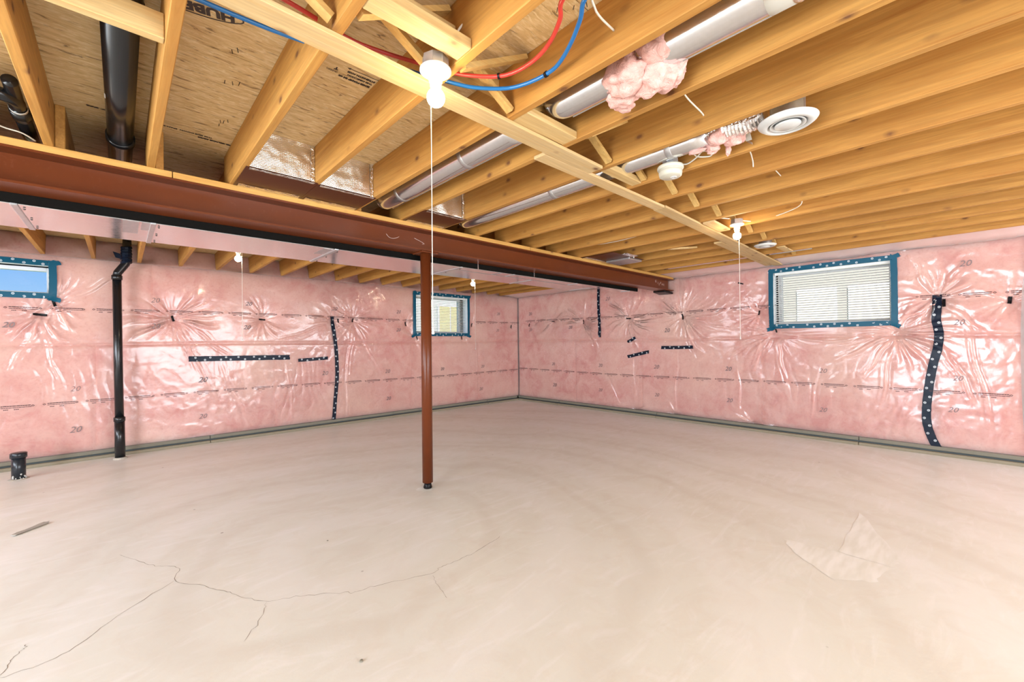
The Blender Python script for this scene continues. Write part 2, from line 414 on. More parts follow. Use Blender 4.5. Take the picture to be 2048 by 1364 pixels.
# ------------------------------------------------------------------ floor
def grid_plane(x0, x1, y0, y1, n, m_):
    bm = bmesh.new(); V = [[bm.verts.new((x0+(x1-x0)*i/n, y0+(y1-y0)*j/m_, 0)) for j in range(m_+1)] for i in range(n+1)]
    for i in range(n):
        for j in range(m_): bm.faces.new((V[i][j], V[i+1][j], V[i+1][j+1], V[i][j+1]))
    return bm
fl = obj('floor', box(XB-.3, XR+.3, YB-.3, YL+.3, -.12, 0), M['floor']); tag(fl, kind='structure')
def crack(pts, wd, parent=fl, mat='crack', z=.0006, name='crack'):
    P = smooth_path([(x*K, y*K, z) for x, y in pts], 6); bm = bmesh.new(); prev = None
    for i, p in enumerate(P):
        d = (P[min(i+1, len(P)-1)]-P[max(i-1, 0)]).normalized(); s_ = Vector((-d.y, d.x, 0))
        j = Vector((rnd.uniform(-1, 1), rnd.uniform(-1, 1), 0))*.007
        wv = wd*.7*rnd.uniform(.35, 1)*(1 if 0 < i < len(P)-1 else .2)
        a, b = bm.verts.new(p+j+s_*wv), bm.verts.new(p+j-s_*wv)
        if prev: bm.faces.new((prev[0], prev[1], b, a))
        prev = (a, b)
    bmesh.ops.recalc_face_normals(bm, faces=bm.faces)
    return obj(name, bm, M[mat], parent)
crack([(-.01, 3.42), (.09, 3.19), (.15, 3.08), (.23, 2.98), (.2, 2.84), (.29, 2.69), (.36, 2.56), (.42, 2.44), (.5, 2.3), (.64, 2.22), (.79, 2.11), (.85, 2.06), (.94, 2.05), (1.2, 1.95), (1.28, 1.97), (1.35, 1.96), (1.46, 1.96), (1.63, 1.98), (1.76, 2.02)], .0022)
crack([(.5, 2.28), (.46, 2.17), (.37, 2.05)], .0016)
crack([(1.21, 1.93), (1.17, 1.83), (1.15, 1.71)], .0014)
crack([(.2, 2.83), (.01, 2.67), (-.1, 2.55), (-.2, 2.46), (-.34, 2.46)], .0024)
crack([(-.34, 2.47), (-.32, 2.57), (-.3, 2.62), (-.29, 2.66)], .0026)
# pale scraped patch near the right, and the pale ring around the post foot: thin skim of a lighter compound
def patch(pts, name='scraped_patch', z=.0009, seed=1):
    rr = random.Random(seed); P = []
    n = len(pts)
    for i in range(n):
        a, b = Vector((*pts[i], 0)), Vector((*pts[(i+1) % n], 0))
        for k in range(6):
            q = a.lerp(b, k/6); P.append((q.x*K+rr.uniform(-.012, .012), q.y*K+rr.uniform(-.012, .012), z))
    bm = bmesh.new(); bm.faces.new([bm.verts.new(p) for p in P]); bmesh.ops.recalc_face_normals(bm, faces=bm.faces)
    if bm.faces[:][0].normal.z < 0: bmesh.ops.reverse_faces(bm, faces=bm.faces[:])
    return bm
m, nt, p = newmat('patch_skim'); M['skim'] = m
v = coords(nt, (3, 16, 1), rot=(0, 0, 1.15)); n = noise(nt, v, 1.3, 2, .5)
nt.links.new(mix(nt, (.755, .75, .69), (.85, .85, .82), ramp(nt, n, [(.34, (0, 0, 0)), (.62, (1, 1, 1))])), p.inputs['Base Color']); p.inputs['Roughness'].default_value = .45
obj('scraped_patch', patch([(3.828, .499), (3.169, .249), (3.035, .262), (3.030, .499)]), M['skim'], fl)
obj('scraped_patch', patch([(2.996, .761), (3.016, .499), (3.022, .262), (2.787, .306), (2.664, .463), (2.826, .669)], seed=3), M['skim'], fl)

# ------------------------------------------------------------------ walls (foundation shells with window openings)
WL = {'w1': (-1.95, -.585, 1.925, 2.255), 'w2': (4.075, 5.300, 1.520, 2.262)}     # x0,x1,z0,z1 on the left wall
WR = {'w3': (.560, 1.812, 1.530, 2.272)}                                           # y0,y1,z0,z1 on the right wall
def holed_wall(name, axis, c0, c1, u0, u1, z0, z1, holes, mat):
    bm = bmesh.new(); us = sorted({u0, u1, *[h[0] for h in holes], *[h[1] for h in holes]}); zs = sorted({z0, z1, *[h[2] for h in holes], *[h[3] for h in holes]})
    for i in range(len(us)-1):
        for j in range(len(zs)-1):
            um, zm = (us[i]+us[i+1])/2, (zs[j]+zs[j+1])/2
            if any(h[0] < um < h[1] and h[2] < zm < h[3] for h in holes): continue
            if axis == 'y': box(us[i], us[i+1], c0, c1, zs[j], zs[j+1], bm=bm)
            else: box(c0, c1, us[i], us[i+1], zs[j], zs[j+1], bm=bm)
    bmesh.ops.remove_doubles(bm, verts=bm.verts[:], dist=1e-5)
    return tag(obj(name, bm, mat), kind='structure')
wall_l = holed_wall('wall_left', 'y', YL+.16, YL+.36, XB-.3, XR+.45, -.12, DECK, list(WL.values()), M['concrete'])
wall_r = holed_wall('wall_right', 'x', XR+.16, XR+.36, YB-.3, YL+.36, -.12, DECK, list(WR.values()), M['concrete'])
wall_b = holed_wall('wall_back', 'y', YB-.2, YB, XB-.3, XR+.3, -.12, DECK, [(0, 3.2, .05, 2.15), (3.8, 6.4, 1.2, 2.1)], M['drywall'])  # unseen openings added to go with the fill lights
wall_s = holed_wall('wall_side', 'x', XB-.2, XB, YB-.2, YL+.2, -.12, DECK, [(-.8, 2.0, .05, 2.15), (3.1, 6.1, 1.2, 2.1)], M['drywall'])  # unseen openings for the side light and the added highlight light

# ------------------------------------------------------------------ poly sheet height field
def sheet_h(U, Z, pinches, seed, windows, folds):
    h = .028*(fbm(U*1.3+seed, Z*1.5, seed, 2)-.5)+.0035*(fbm(U*6, Z*4, seed+5, 2)-.5)
    # soft vertical drapes below the mid seam
    low = np.clip((1.45-Z)/.5, 0, 1)*np.clip((Z-.05)/.3, .25, 1)
    wv = fbm(U*2.0+Z*.35, Z*1.1, seed+9)
    dr = np.abs(np.sin(U*23+wv*16+Z*1.5))
    h += -.0024*low*(1-dr)**2*vnoise(U*2.6, Z*1.3+4, seed+3)*1.8
    # seam between the two courses of insulation
    h -= .007*np.exp(-((Z-1.35-.008*np.sin(U*1.3))/.018)**2)
    # creased small-scale slack
    cr_ = 1-np.abs(2*fbm(U*5+Z*2, Z*5-U*1.2, seed+21)-1.0)
    h += .0045*np.clip(cr_-.70, 0, 1)*3*vnoise(U*1.4, Z*1.6, seed+8)
    for (pu, pz, ext, amp, n1) in pinches:
        du, dz = U-pu, Z-pz; r = np.sqrt(du*du+dz*dz)+1e-5; th = np.arctan2(dz, du)
        q = np.random.RandomState(int(abs(pu*100+pz*37))+seed); ph = q.rand(6)*6.28
        twist = .35*(vnoise(r*4+pu, r*0+pz, seed+2)-.5)
        t2 = th+twist
        f1 = (.5+.5*np.sin(n1*t2+ph[0]+1.6*np.sin(2*t2+ph[3])))**4
        f2 = (.5+.5*np.sin((n1+7)*t2+ph[1]+1.9*np.sin(3*t2+ph[4])))**5
        gate = np.clip(.45+.55*np.sin(2*th+ph[2])+.4*np.sin(5*th+ph[5]), .12, 1.3)
        env = (r/(ext*.30))*np.exp(1-r/(ext*.30))*np.clip(1.35-r/ext, 0, 1)
        h += amp*(f1+.7*f2)*gate*env*2.3
        h -= .030*np.exp(-(r/.07))+.012*np.exp(-(r/.2)**2)
    for (a0, b0, a1, b1, A) in folds:
        dx, dz = a1-a0, b1-b0; L2 = dx*dx+dz*dz; t = np.clip(((U-a0)*dx+(Z-b0)*dz)/L2, 0, 1)
        wob_ = .020*np.sin(t*7+a0*9)*np.sin(np.pi*t)
        dd = ((U-a0)*dz-(Z-b0)*dx)/math.sqrt(L2)+wob_
        end = np.hypot(U-(a0+t*dx), Z-(b0+t*dz)) < .12
        prof_ = np.exp(-(dd/.013)**2)-.6*np.exp(-((dd-.030)/.016)**2)+.5*np.exp(-((dd+.048)/.012)**2)
        h += A*prof_*np.sin(np.pi*np.clip(t, .02, .98))**.5*end
    for (u0, u1, z0, z1) in windows:
        d = np.maximum(np.maximum(u0-U, U-u1), np.maximum(z0-Z, Z-z1))
        k_ = np.clip(1-np.clip(d, 0, 1)/.10, 0, 1)
        h = h*(1-k_)
    return h
pL = [(.466, 1.571, .46, .0125, 15), (1.426, 1.587, .32, .007, 12), (2.691, 1.618, .46, .0125, 17), (2.40, 1.60, .36, .009, 12), (-.615, 1.578, .42, .008, 12),
      (3.619, 1.575, .24, .006, 10), (5.056, 1.588, .34, .008, 12), (3.792, 1.359, .32, .007, 11), (4.871, 1.362, .32, .007, 11), (-.50, 1.73, .40, .008, 11), (6.10, 1.58, .20, .005, 9)]
pR = [(5.559, 1.646, .50, .013, 13), (4.816, 1.595, .62, .017, 15), (3.856, 1.621, .62, .017, 17), (2.919, 1.598, .62, .015, 16), (1.863, 1.597, .36, .008, 12),
      (-.328, 1.593, .26, .006, 9), (1.70, 1.33, .50, .010, 14), (.50, 1.31, .55, .011, 14), (.17, 1.66, .36, .009, 12), (6.10, 1.62, .26, .006, 10), (1.95, .10, .30, .006, 9), (3.05, .08, .30, .007, 9), (3.75, .08, .34, .007, 9)]
pL = [(a*K, b*K, c, d, e) for a, b, c, d, e in pL]; pR = [(a*K, b*K, c, d, e) for a, b, c, d, e in pR]
fL = [(.47, 1.5, .95, .45, .006), (.50, 1.5, .72, .9, .006), (.62, 1.5, 1.05, 1.1, .006), (.95, 1.0, 1.25, .15, .005), (1.72, 1.0, 1.80, .12, .005), (2.69, 1.5, 2.55, .6, .006), (2.75, 1.5, 3.15, .75, .006), (2.62, 1.5, 2.58, .15, .004), (-.45, 1.72, .0, 2.05, .006), (-.50, 1.66, .1, 2.2, .004), (-.62, 1.5, -.45, .8, .004), (-.62, 1.5, -.85, .95, .004), (3.82, 1.3, 4.1, .5, .005), (4.9, 1.3, 4.6, .8, .004), (5.1, 1.5, 5.3, 1.1, .004), (2.35, 1.55, 1.6, 1.28, .005)]
fR = [(4.82, 1.52, 4.45, .95, .009), (4.60, 1.05, 4.0, .10, .009), (4.78, 1.5, 4.2, 1.1, .007), (5.50, 1.6, 5.75, 1.95, .006), (3.86, 1.65, 4.20, 2.1, .010), (3.84, 1.65, 4.0, 2.1, .008), (3.85, 1.55, 3.42, 1.15, .008), (3.82, 1.57, 3.35, 1.35, .007), (3.78, 1.05, 3.72, .12, .006), (2.92, 1.65, 3.45, 2.0, .010), (2.93, 1.68, 3.25, 2.1, .008), (2.90, 1.7, 2.75, 2.1, .006), (2.9, 1.5, 2.75, 1.05, .007), (2.85, 1.57, 2.3, 1.42, .007), (3.0, 1.0, 3.05, .1, .006),
      (1.70, 1.28, 1.95, .8, .007), (1.66, 1.28, 1.55, .7, .007), (1.72, 1.28, 2.3, 1.0, .006), (1.62, 1.3, 1.1, 1.2, .005), (.50, 1.28, .95, 1.02, .008), (.50, 1.27, .75, .85, .008), (.50, 1.27, .62, .5, .006), (.50, 1.30, 1.1, 1.2, .007), (.20, 1.62, .50, 1.40, .008), (.15, 1.62, -.15, 1.3, .007), (.12, 1.1, -.1, .55, .006), (-.05, 1.4, -.2, .3, .006), (.2, 1.7, .35, 2.1, .006), (.15, 1.7, -.05, 2.05, .005), (2.15, .9, 2.1, .15, .005), (1.2, .9, 1.3, .2, .004)]
fL = [(a*K, b*K, c*K, d*K, e) for a, b, c, d, e in fL]; fR = [(a*K, b*K, c*K, d*K, e) for a, b, c, d, e in fR]
HL = lambda U, Z: sheet_h(U, Z, pL, 11, list(WL.values()), fL)
HR = lambda U, Z: sheet_h(U, Z, pR, 23, list(WR.values()), fR)
ST = .0115
def table(fn, u0, u1):
    us = np.arange(u0, u1, ST); zs = np.arange(.0, 2.5, ST); U, Z = np.meshgrid(us, zs, indexing='ij'); return u0, fn(U, Z)
TL, TR = table(HL, -2.4, 7.1), table(HR, -1.5, 7.2)
def look(T, u, z):
    u0, A = T; a, b = (u-u0)/ST, z/ST
    i = min(max(int(a), 0), A.shape[0]-2); j = min(max(int(b), 0), A.shape[1]-2); fa, fb = a-i, b-j
    return float((A[i, j]*(1-fa)+A[i+1, j]*fa)*(1-fb)+(A[i, j+1]*(1-fa)+A[i+1, j+1]*fa)*fb)
def P_left(u, z, off=0): return Vector((u, YL-look(TL, u, z)-off, z))
def P_right(u, z, off=0): return Vector((XR-look(TR, u, z)-off, u, z))
def field_mesh(name, side, u0, u1, z0, z1, step, holes, mat, parent=None, off=0, round_edge=0, blur=False):
    nu, nz = max(2, int(round((u1-u0)/step))), max(2, int(round((z1-z0)/step)))
    us = np.linspace(u0, u1, nu+1); zs = np.linspace(z0, z1, nz+1)
    for h in holes:       # snap lines to opening edges
        for e_, arr in ((h[0], us), (h[1], us), (h[2], zs), (h[3], zs)):
            if arr[0] < e_ < arr[-1]: arr[np.argmin(np.abs(arr-e_))] = e_
    U, Z = np.meshgrid(us, zs, indexing='ij')
    H = (HL if side == 'L' else HR)(U, Z)+off
    if round_edge:
        ed = np.minimum(np.minimum(U-u0, u1-U), np.minimum(Z-z0, z1-Z))
        H = H-.030*np.exp(-(ed/round_edge)**1.0*1.5)
    co = np.stack([U, YL-H, Z], -1) if side == 'L' else np.stack([XR-H, U, Z], -1)
    co = co.reshape(-1, 3).astype(np.float32)
    I = np.arange((nu+1)*(nz+1)).reshape(nu+1, nz+1)
    Q = np.stack([I[:-1, :-1], I[1:, :-1], I[1:, 1:], I[:-1, 1:]], -1)
    um = (U[:-1, :-1]+U[1:, 1:])/2; zm = (Z[:-1, :-1]+Z[1:, 1:])/2; keep = np.ones(um.shape, bool)
    for h in holes: keep &= ~((um > h[0]) & (um < h[1]) & (zm > h[2]) & (zm < h[3]))
    Q = Q[keep]
    if side == 'R': Q = Q[:, ::-1]
    used = np.unique(Q); rm = np.full(len(co), -1); rm[used] = np.arange(len(used)); co = co[used]; Q = rm[Q]
    me = bpy.data.meshes.new(name); me.vertices.add(len(co)); me.vertices.foreach_set('co', co.ravel())
    me.loops.add(Q.size); me.loops.foreach_set('vertex_index', Q.ravel().astype(np.int32))
    me.polygons.add(len(Q)); me.polygons.foreach_set('loop_start', np.arange(0, Q.size, 4, dtype=np.int32))
    me.polygons.foreach_set('use_smooth', np.ones(len(Q), bool))
    me.update(calc_edges=True); me.validate()
    return link(name, me, mat, parent)
# insulation blankets: two courses on each wall, butted end to end
SEAM = 1.352
for u0, u1 in ((-4.0, -2.2), (-2.2, -.22), (-.22, 1.70), (1.70, 4.02), (4.02, 5.6), (5.6, 6.80)):
    field_mesh('insulation_batt', 'L', u0, u1, .095, SEAM, .035, [], M['pink'], wall_l, -.016, .025)
for u0, u1 in ((-4.0, -2.2), (-2.2, .30), (.30, 2.56), (2.56, 4.9), (4.9, 6.80)):
    field_mesh('insulation_batt', 'L', u0, u1, SEAM, 2.37, .035, list(WL.values()), M['pink'], wall_l, -.016, .025)
for u0, u1 in ((-4.0, -1.6), (-1.6, .22), (.22, 1.98), (1.98, 3.9), (3.9, 5.4), (5.4, 7.06)):
    field_mesh('insulation_batt', 'R', u0, u1, .095, SEAM, .035, [], M['pink'], wall_r, -.016, .025)
for u0, u1 in ((-4.0, -1.4), (-1.4, 1.0), (1.0, 3.2), (3.2, 5.0), (5.0, 7.06)):
    field_mesh('insulation_batt', 'R', u0, u1, SEAM, 2.37, .035, list(WR.values()), M['pink'], wall_r, -.016, .025)
sheet_l = field_mesh('vapour_barrier', 'L', -2.3, 6.785, .092, 2.372, .0115, list(WL.values()), M['film'])
tag(sheet_l, 'clear wrinkled plastic sheet over pink insulation on the long wall behind the steel beam', 'plastic sheet')
sheet_r = field_mesh('vapour_barrier', 'R', -1.3, 7.05, .092, 2.372, .0115, list(WR.values()), M['film'])
tag(sheet_r, 'clear wrinkled plastic sheet over pink insulation on the right-hand wall where the beam ends', 'plastic sheet')

# rim insulation above the left wall between joists, and the folded top band over the right wall
def strip_mesh(name, rows, mat, parent, jitter=.01, seed=1):
    rs = np.random.RandomState(seed); bm = bmesh.new(); V = []
    for j, row in enumerate(rows):
        V.append([bm.verts.new(Vector(p)+Vector(rs.normal(0, 1, 3)*jitter*(0 if j == 0 else 1))) for p in row])
    for a, b in zip(V, V[1:]):
        for i in range(len(a)-1): bm.faces.new((a[i], a[i+1], b[i+1], b[i]))
    return obj(name, bm, mat, parent, True)
n = 210; xs = np.linspace(-2.3, 6.74, n)
def wobf(x, k, s_): return float(vnoise(np.array([x*k]), np.array([s_]), 3)[0])-.5
rows = [[(x, YL-.004+.0*x, 2.366) for x in xs],
        [(x, YL+.012+.03*wobf(x, 3, 1), 2.40+.012*wobf(x, 5, 2)) for x in xs],
        [(x, YL+.05+.05*wobf(x, 4, 4), 2.47) for x in xs],
        [(x, YL+.07+.05*wobf(x, 4, 7), 2.55) for x in xs],
        [(x, YL+.10, DECK) for x in xs]]
strip_mesh('rim_insulation', [[(p[0], p[1]+.016, p[2]) for p in r] for r in rows], M['pink'], wall_l, .003, 4)
strip_mesh('rim_film', rows, M['film'], sheet_l, .004, 5)
ys = np.linspace(-1.3, 7.0, 190)
rows = [[(XR-.004, y, 2.366) for y in ys],
        [(XR-.06+.05*wobf(y, 2.5, 3), y, 2.352+.022*wobf(y, 3, 8)) for y in ys],
        [(XR-.20+.05*wobf(y, 2, 5), y, 2.37+.018*wobf(y, 4, 9)) for y in ys],
        [(XR-.36, y, 2.385+.012*wobf(y, 6, 6)) for y in ys],
        [(6.262, y, 2.392) for y in ys]]
strip_mesh('rim_insulation', [[(p[0]+.01, p[1], p[2]+.012) for p in r] for r in rows], M['pink'], wall_r, .002, 6)
strip_mesh('top_fold', rows, M['film_fold'], sheet_r, .004, 7)['label'] = 'milky folded top edge of the sheet'

# ------------------------------------------------------------------ print on the sheets
def prints(P, sheet, rows_, u_rng, pitch, skip, flip):
    """P(u,z,off): wall point; flip=-1 where reading direction runs towards smaller u"""
    bm = bmesh.new()
    def rect(u, z, a, b, lean=0):
        q = [P(u+flip*x, z+y+lean*x, .004) for x, y in ((0, 0), (a, 0), (a, b), (0, b))]
        if flip < 0: q = q[::-1]
        quad(bm, *q)
    def diamond(u, z, r, t):
        k_ = [(1, 0), (0, 1), (-1, 0), (0, -1)]
        for i in range(4):
            a, b = k_[i], k_[(i+1) % 4]
            q = [P(u+a[0]*r, z+a[1]*r*.8, .004), P(u+b[0]*r, z+b[1]*r*.8, .004), P(u+b[0]*(r-t), z+b[1]*(r-t)*.8, .004), P(u+a[0]*(r-t), z+a[1]*(r-t)*.8, .004)]
            quad(bm, *q)
    for z0, ph in rows_:
        u = u_rng[0]+ph
        while u < u_rng[1]:
            if not any(a < u < b and c < z0 < d for a, b, c, d in skip):
                z = z0+.012*math.sin(u*1.1)
                L_ = .115
                us = u-flip*L_
                diamond(u-flip*(L_+.012), z, .014, .006); diamond(u+flip*(L_+.012), z, .014, .006)
                x = .012
                while x < 2*L_-.012:                      # two rows of fine lettering
                    wl = rnd.uniform(.010, .030)
                    rect(us+flip*x, z+.004, wl, .0075); x += wl+.0025
                x = .012
                while x < 2*L_-.012:
                    wl = rnd.uniform(.010, .030)
                    rect(us+flip*x, z-.013, wl, .0055); x += wl+.003
                for x in (.03, .042, .054, .105, .118, .130): rect(us+flip*x, z-.034, .010, .007)
            u += pitch
    bmesh.ops.recalc_face_normals(bm, faces=bm.faces)
    o = obj('printed_lines', bm, M['ink_red'], sheet); o['kind'] = 'stuff'; return o
prints(P_left, sheet_l, [(1.772, .06), (.692, .0)], (-1.182, 6.7), .3385, [(4.0, 5.36, 1.47, 2.3)], 1)
prints(P_right, sheet_r, [(1.800, .10), (.718, .0)], (-.9, 6.95), .3385, [(.50, 1.86, 1.47, 2.3)], -1)
def twenties(P, sheet, pts, right):
    for u, z in pts:
        u *= K; z *= K
        # print sits on the blanket, seen through the film
        bm = text_bm('20', .092*rnd.uniform(.85, 1.1), P(u, z, .003), right, (0, 0, 1), shear=.3+rnd.uniform(-.1, .1), offset=rnd.uniform(-.001, .0015))
        o = obj('printed_number', bm, M['ink_grey'], sheet)
twenties(P_left, sheet_l, [(-.365, .781), (-.367, .338), (.3, 1.78), (.753, .802), (.75, .341), (1.261, 1.792), (1.236, 1.474), (-.833, 1.464), (2.39, 1.777), (3.469, 1.777), (3.466, 1.469), (3.258, .773), (3.271, .32), (5.297, .761), (5.253, .314), (4.348, .759), (5.738, 1.831), (5.706, 1.488), (.30, 1.47), (2.25, .80)], (1, 0, 0))
twenties(P_right, sheet_r, [(6.185, 1.832), (6.19, 1.495), (5.558, .798), (5.525, .382), (4.436, .805), (4.442, .363), (3.357, .815), (3.354, .365), (3.163, 1.398), (2.262, .825), (2.254, .379), (1.165, .842), (1.171, .363), (-.036, 1.989), (.016, 1.389), (.029, .813), (.068, .484), (5.115, 1.511), (4.261, 1.987)], (0, -1, 0))

# ------------------------------------------------------------------ tape strips
def ring(bm, P, u, z, r):
    seg = 12
    for k in range(seg):
        a, b = 2*math.pi*k/seg, 2*math.pi*(k+1)/seg
        quad(bm, *[P(u+q*math.cos(t), z+q*math.sin(t), .0062) for q, t in ((r, a), (r, b), (r*.66, b), (r*.66, a))])
    quad(bm, *[P(u+x*r, z+y*r, .0062) for x, y in ((-.22, -.38), (.22, -.38), (.22, .38), (-.22, .38))])
def tape(P, pts, wd, mat, label, printed=True, ragged=.006, parent=None, name='tape_strip', off=.004, group=None, dots=1):
    rr = random.Random(len(pts)*7+int(wd*1000)+int(pts[0][0]*50))
    Q = smooth_path([(u, z, 0) for u, z in pts], 10); bm = bmesh.new(); prev = None; L_ = 0; marks = []; nxt = .045; sgn = 1
    for i, p in enumerate(Q):
        d = (Q[min(i+1, len(Q)-1)]-Q[max(i-1, 0)]).normalized(); s_ = Vector((-d.y, d.x, 0))
        row = []
        for t in (-1, -.33, .33, 1):
            q = p+s_*wd/2*t+(d*rr.uniform(-ragged, ragged) if i in (0, len(Q)-1) else Vector())
            q += s_*rr.uniform(-.0015, .0015)*(abs(t) == 1)
            row.append(bm.verts.new(P(q.x, q.y, off)))
        if prev:
            for k in range(3): bm.faces.new((prev[k], prev[k+1], row[k+1], row[k]))
        prev = row
        if i:
            L_ += (Q[i]-Q[i-1]).length
            if L_ > nxt:
                m_ = p+s_*wd*.22*sgn; marks.append((m_.x, m_.y)); nxt += .085; sgn = -sgn
    bmesh.ops.recalc_face_normals(bm, faces=bm.faces)
    o = obj(name, bm, mat, parent, True)
    if label: tag(o, label, 'tape', group)
    if printed and marks:
        b2 = bmesh.new()
        for u, z in marks: ring(b2, P, u, z, .0125)
        bmesh.ops.recalc_face_normals(b2, faces=b2.faces)
        t = obj('white_logos', b2, M['tapeprint'], o); t['kind'] = 'stuff'
    return o
S_ = lambda L_: [(a*K, b*K) for a, b in L_]
# left wall
tape(P_left, S_([(2.365, 1.665), (2.378, 1.50), (2.40, 1.33), (2.418, 1.15), (2.43, .9), (2.426, .687), (2.40, .4), (2.375, .09)]), .058, M['tape'], 'long curved vertical black tape strip on the wall behind the beam')
tape(P_left, S_([(.615, 1.072), (1.1, 1.066), (1.45, 1.062), (1.765, 1.058)]), .072, M['tape'], 'long horizontal black tape strip left of the curved tape on the far wall')
tape(P_left, S_([(1.873, 1.008), (2.1, 1.020), (2.295, 1.030)]), .050, M['tape'], 'short sloping black tape strip between the long horizontal tape and the curved tape')
def tab(P, u, z, a, b, label, tilt=0):
    u *= K; z *= K; c_, s_ = math.cos(tilt), math.sin(tilt)
    pts = [(u-a/2*c_, z-a/2*s_), (u+a/2*c_, z+a/2*s_)]
    tape(P, pts, b, M['tape_black'], label, False, .002, name='tape_tab', off=.006)
tab(P_left, .466, 1.571, .075, .024, 'small upright black tape tab in the far wall crease star nearest the black riser pipe', R_(105))
tab(P_left, 1.426, 1.587, .085, .022, 'small flat black tape tab on the far wall between two stars of creases', R_(-4))
tab(P_left, 2.691, 1.615, .07, .020, 'small upright black tape tab just right of the curved tape, in a star of creases', R_(75))
tab(P_left, 2.455, 1.60, .07, .018, 'tiny upright black tape tab touching the top of the curved tape', R_(100))
tab(P_left, -.615, 1.578, .11, .026, 'small flat dark tape tab below the unshaded window on the left', R_(-6))
tab(P_left, -.515, 1.70, .07, .026, 'small dark tape tab hanging under the corner of the unshaded left window', R_(-75))
tab(P_left, 3.619, 1.575, .08, .020, 'small upright black tape tab just left of the window behind the steel post', R_(105))
tab(P_left, 5.056, 1.588, .08, .022, 'small upright black tape tab just right of the window behind the steel post', R_(80))
tab(P_left, 3.83, 1.335, .07, .020, 'small dark tape tab under the left corner of the window behind the post', R_(-70))
tab(P_left, 4.80, 1.335, .07, .020, 'small dark tape tab under the right corner of the window behind the post', R_(-75))
tab(P_left, 6.12, 1.575, .08, .022, 'small upright dark tape tab on the far wall nearest the room corner', R_(85))
# right wall
tape(P_right, S_([(4.449, 2.185), (4.452, 1.9), (4.438, 1.6), (4.440, 1.315)]), .060, M['tape'], 'vertical navy tape strip under the end of the duct on the right wall')
tape(P_right, S_([(3.875, 1.225), (3.79, 1.258), (3.725, 1.292)]), .050, M['tape'], 'shortest tilted navy tape piece just above another tilted piece on the right wall')
tape(P_right, S_([(3.872, .972), (3.66, 1.02), (3.482, 1.060)]), .056, M['tape'], 'tilted navy tape piece directly below the shortest tilted piece on the right wall')
tape(P_right, S_([(3.262, 1.128), (3.0, 1.130), (2.752, 1.136)]), .054, M['tape'], 'level navy tape piece to the right of the two tilted pieces on the right wall')
tape(P_right, S_([(.168, 1.685), (.170, 1.56), (.176, 1.42), (.158, 1.28), (.170, 1.12), (.205, .95), (.238, .72), (.258, .5), (.258, .33), (.225, .18), (.185, .075)]), .078, M['tape'], 'long curved vertical navy tape strip right of the right-hand window')
tab(P_right, .118, 1.60, .09, .028, 'small dark tape tab stuck to the top of the long tape right of the window', R_(90))
tab(P_right, 5.559, 1.646, .09, .018, 'small flat black tape tab nearest the room corner on the right wall', R_(5))
tab(P_right, 6.22, 1.60, .07, .02, 'tiny upright black tape tab in the corner end of the right wall', R_(95))
tab(P_right, 4.816, 1.605, .09, .018, 'small upright black tape tab left of the tape strip under the duct end', R_(98))
tab(P_right, 3.856, 1.621, .10, .022, 'small flat black tape tab in the star of creases under the beam end', R_(3))
tab(P_right, 2.919, 1.603, .10, .024, 'small upright black tape tab in the crease star midway to the window', R_(80))
tab(P_right, 1.863, 1.600, .07, .020, 'small upright dark tape tab just left of the right-hand window', R_(100))
tab(P_right, -.328, 1.593, .075, .030, 'small upright black tape tab at the far right of the right wall', R_(95))
tab(P_right, 1.66, 1.35, .05, .018, 'small dark tape tab under the left corner of the right-hand window', R_(80))
tab(P_right, 2.08, 2.02, .08, .018, 'small curled dark tape tab high on the right wall left of the window', R_(200))

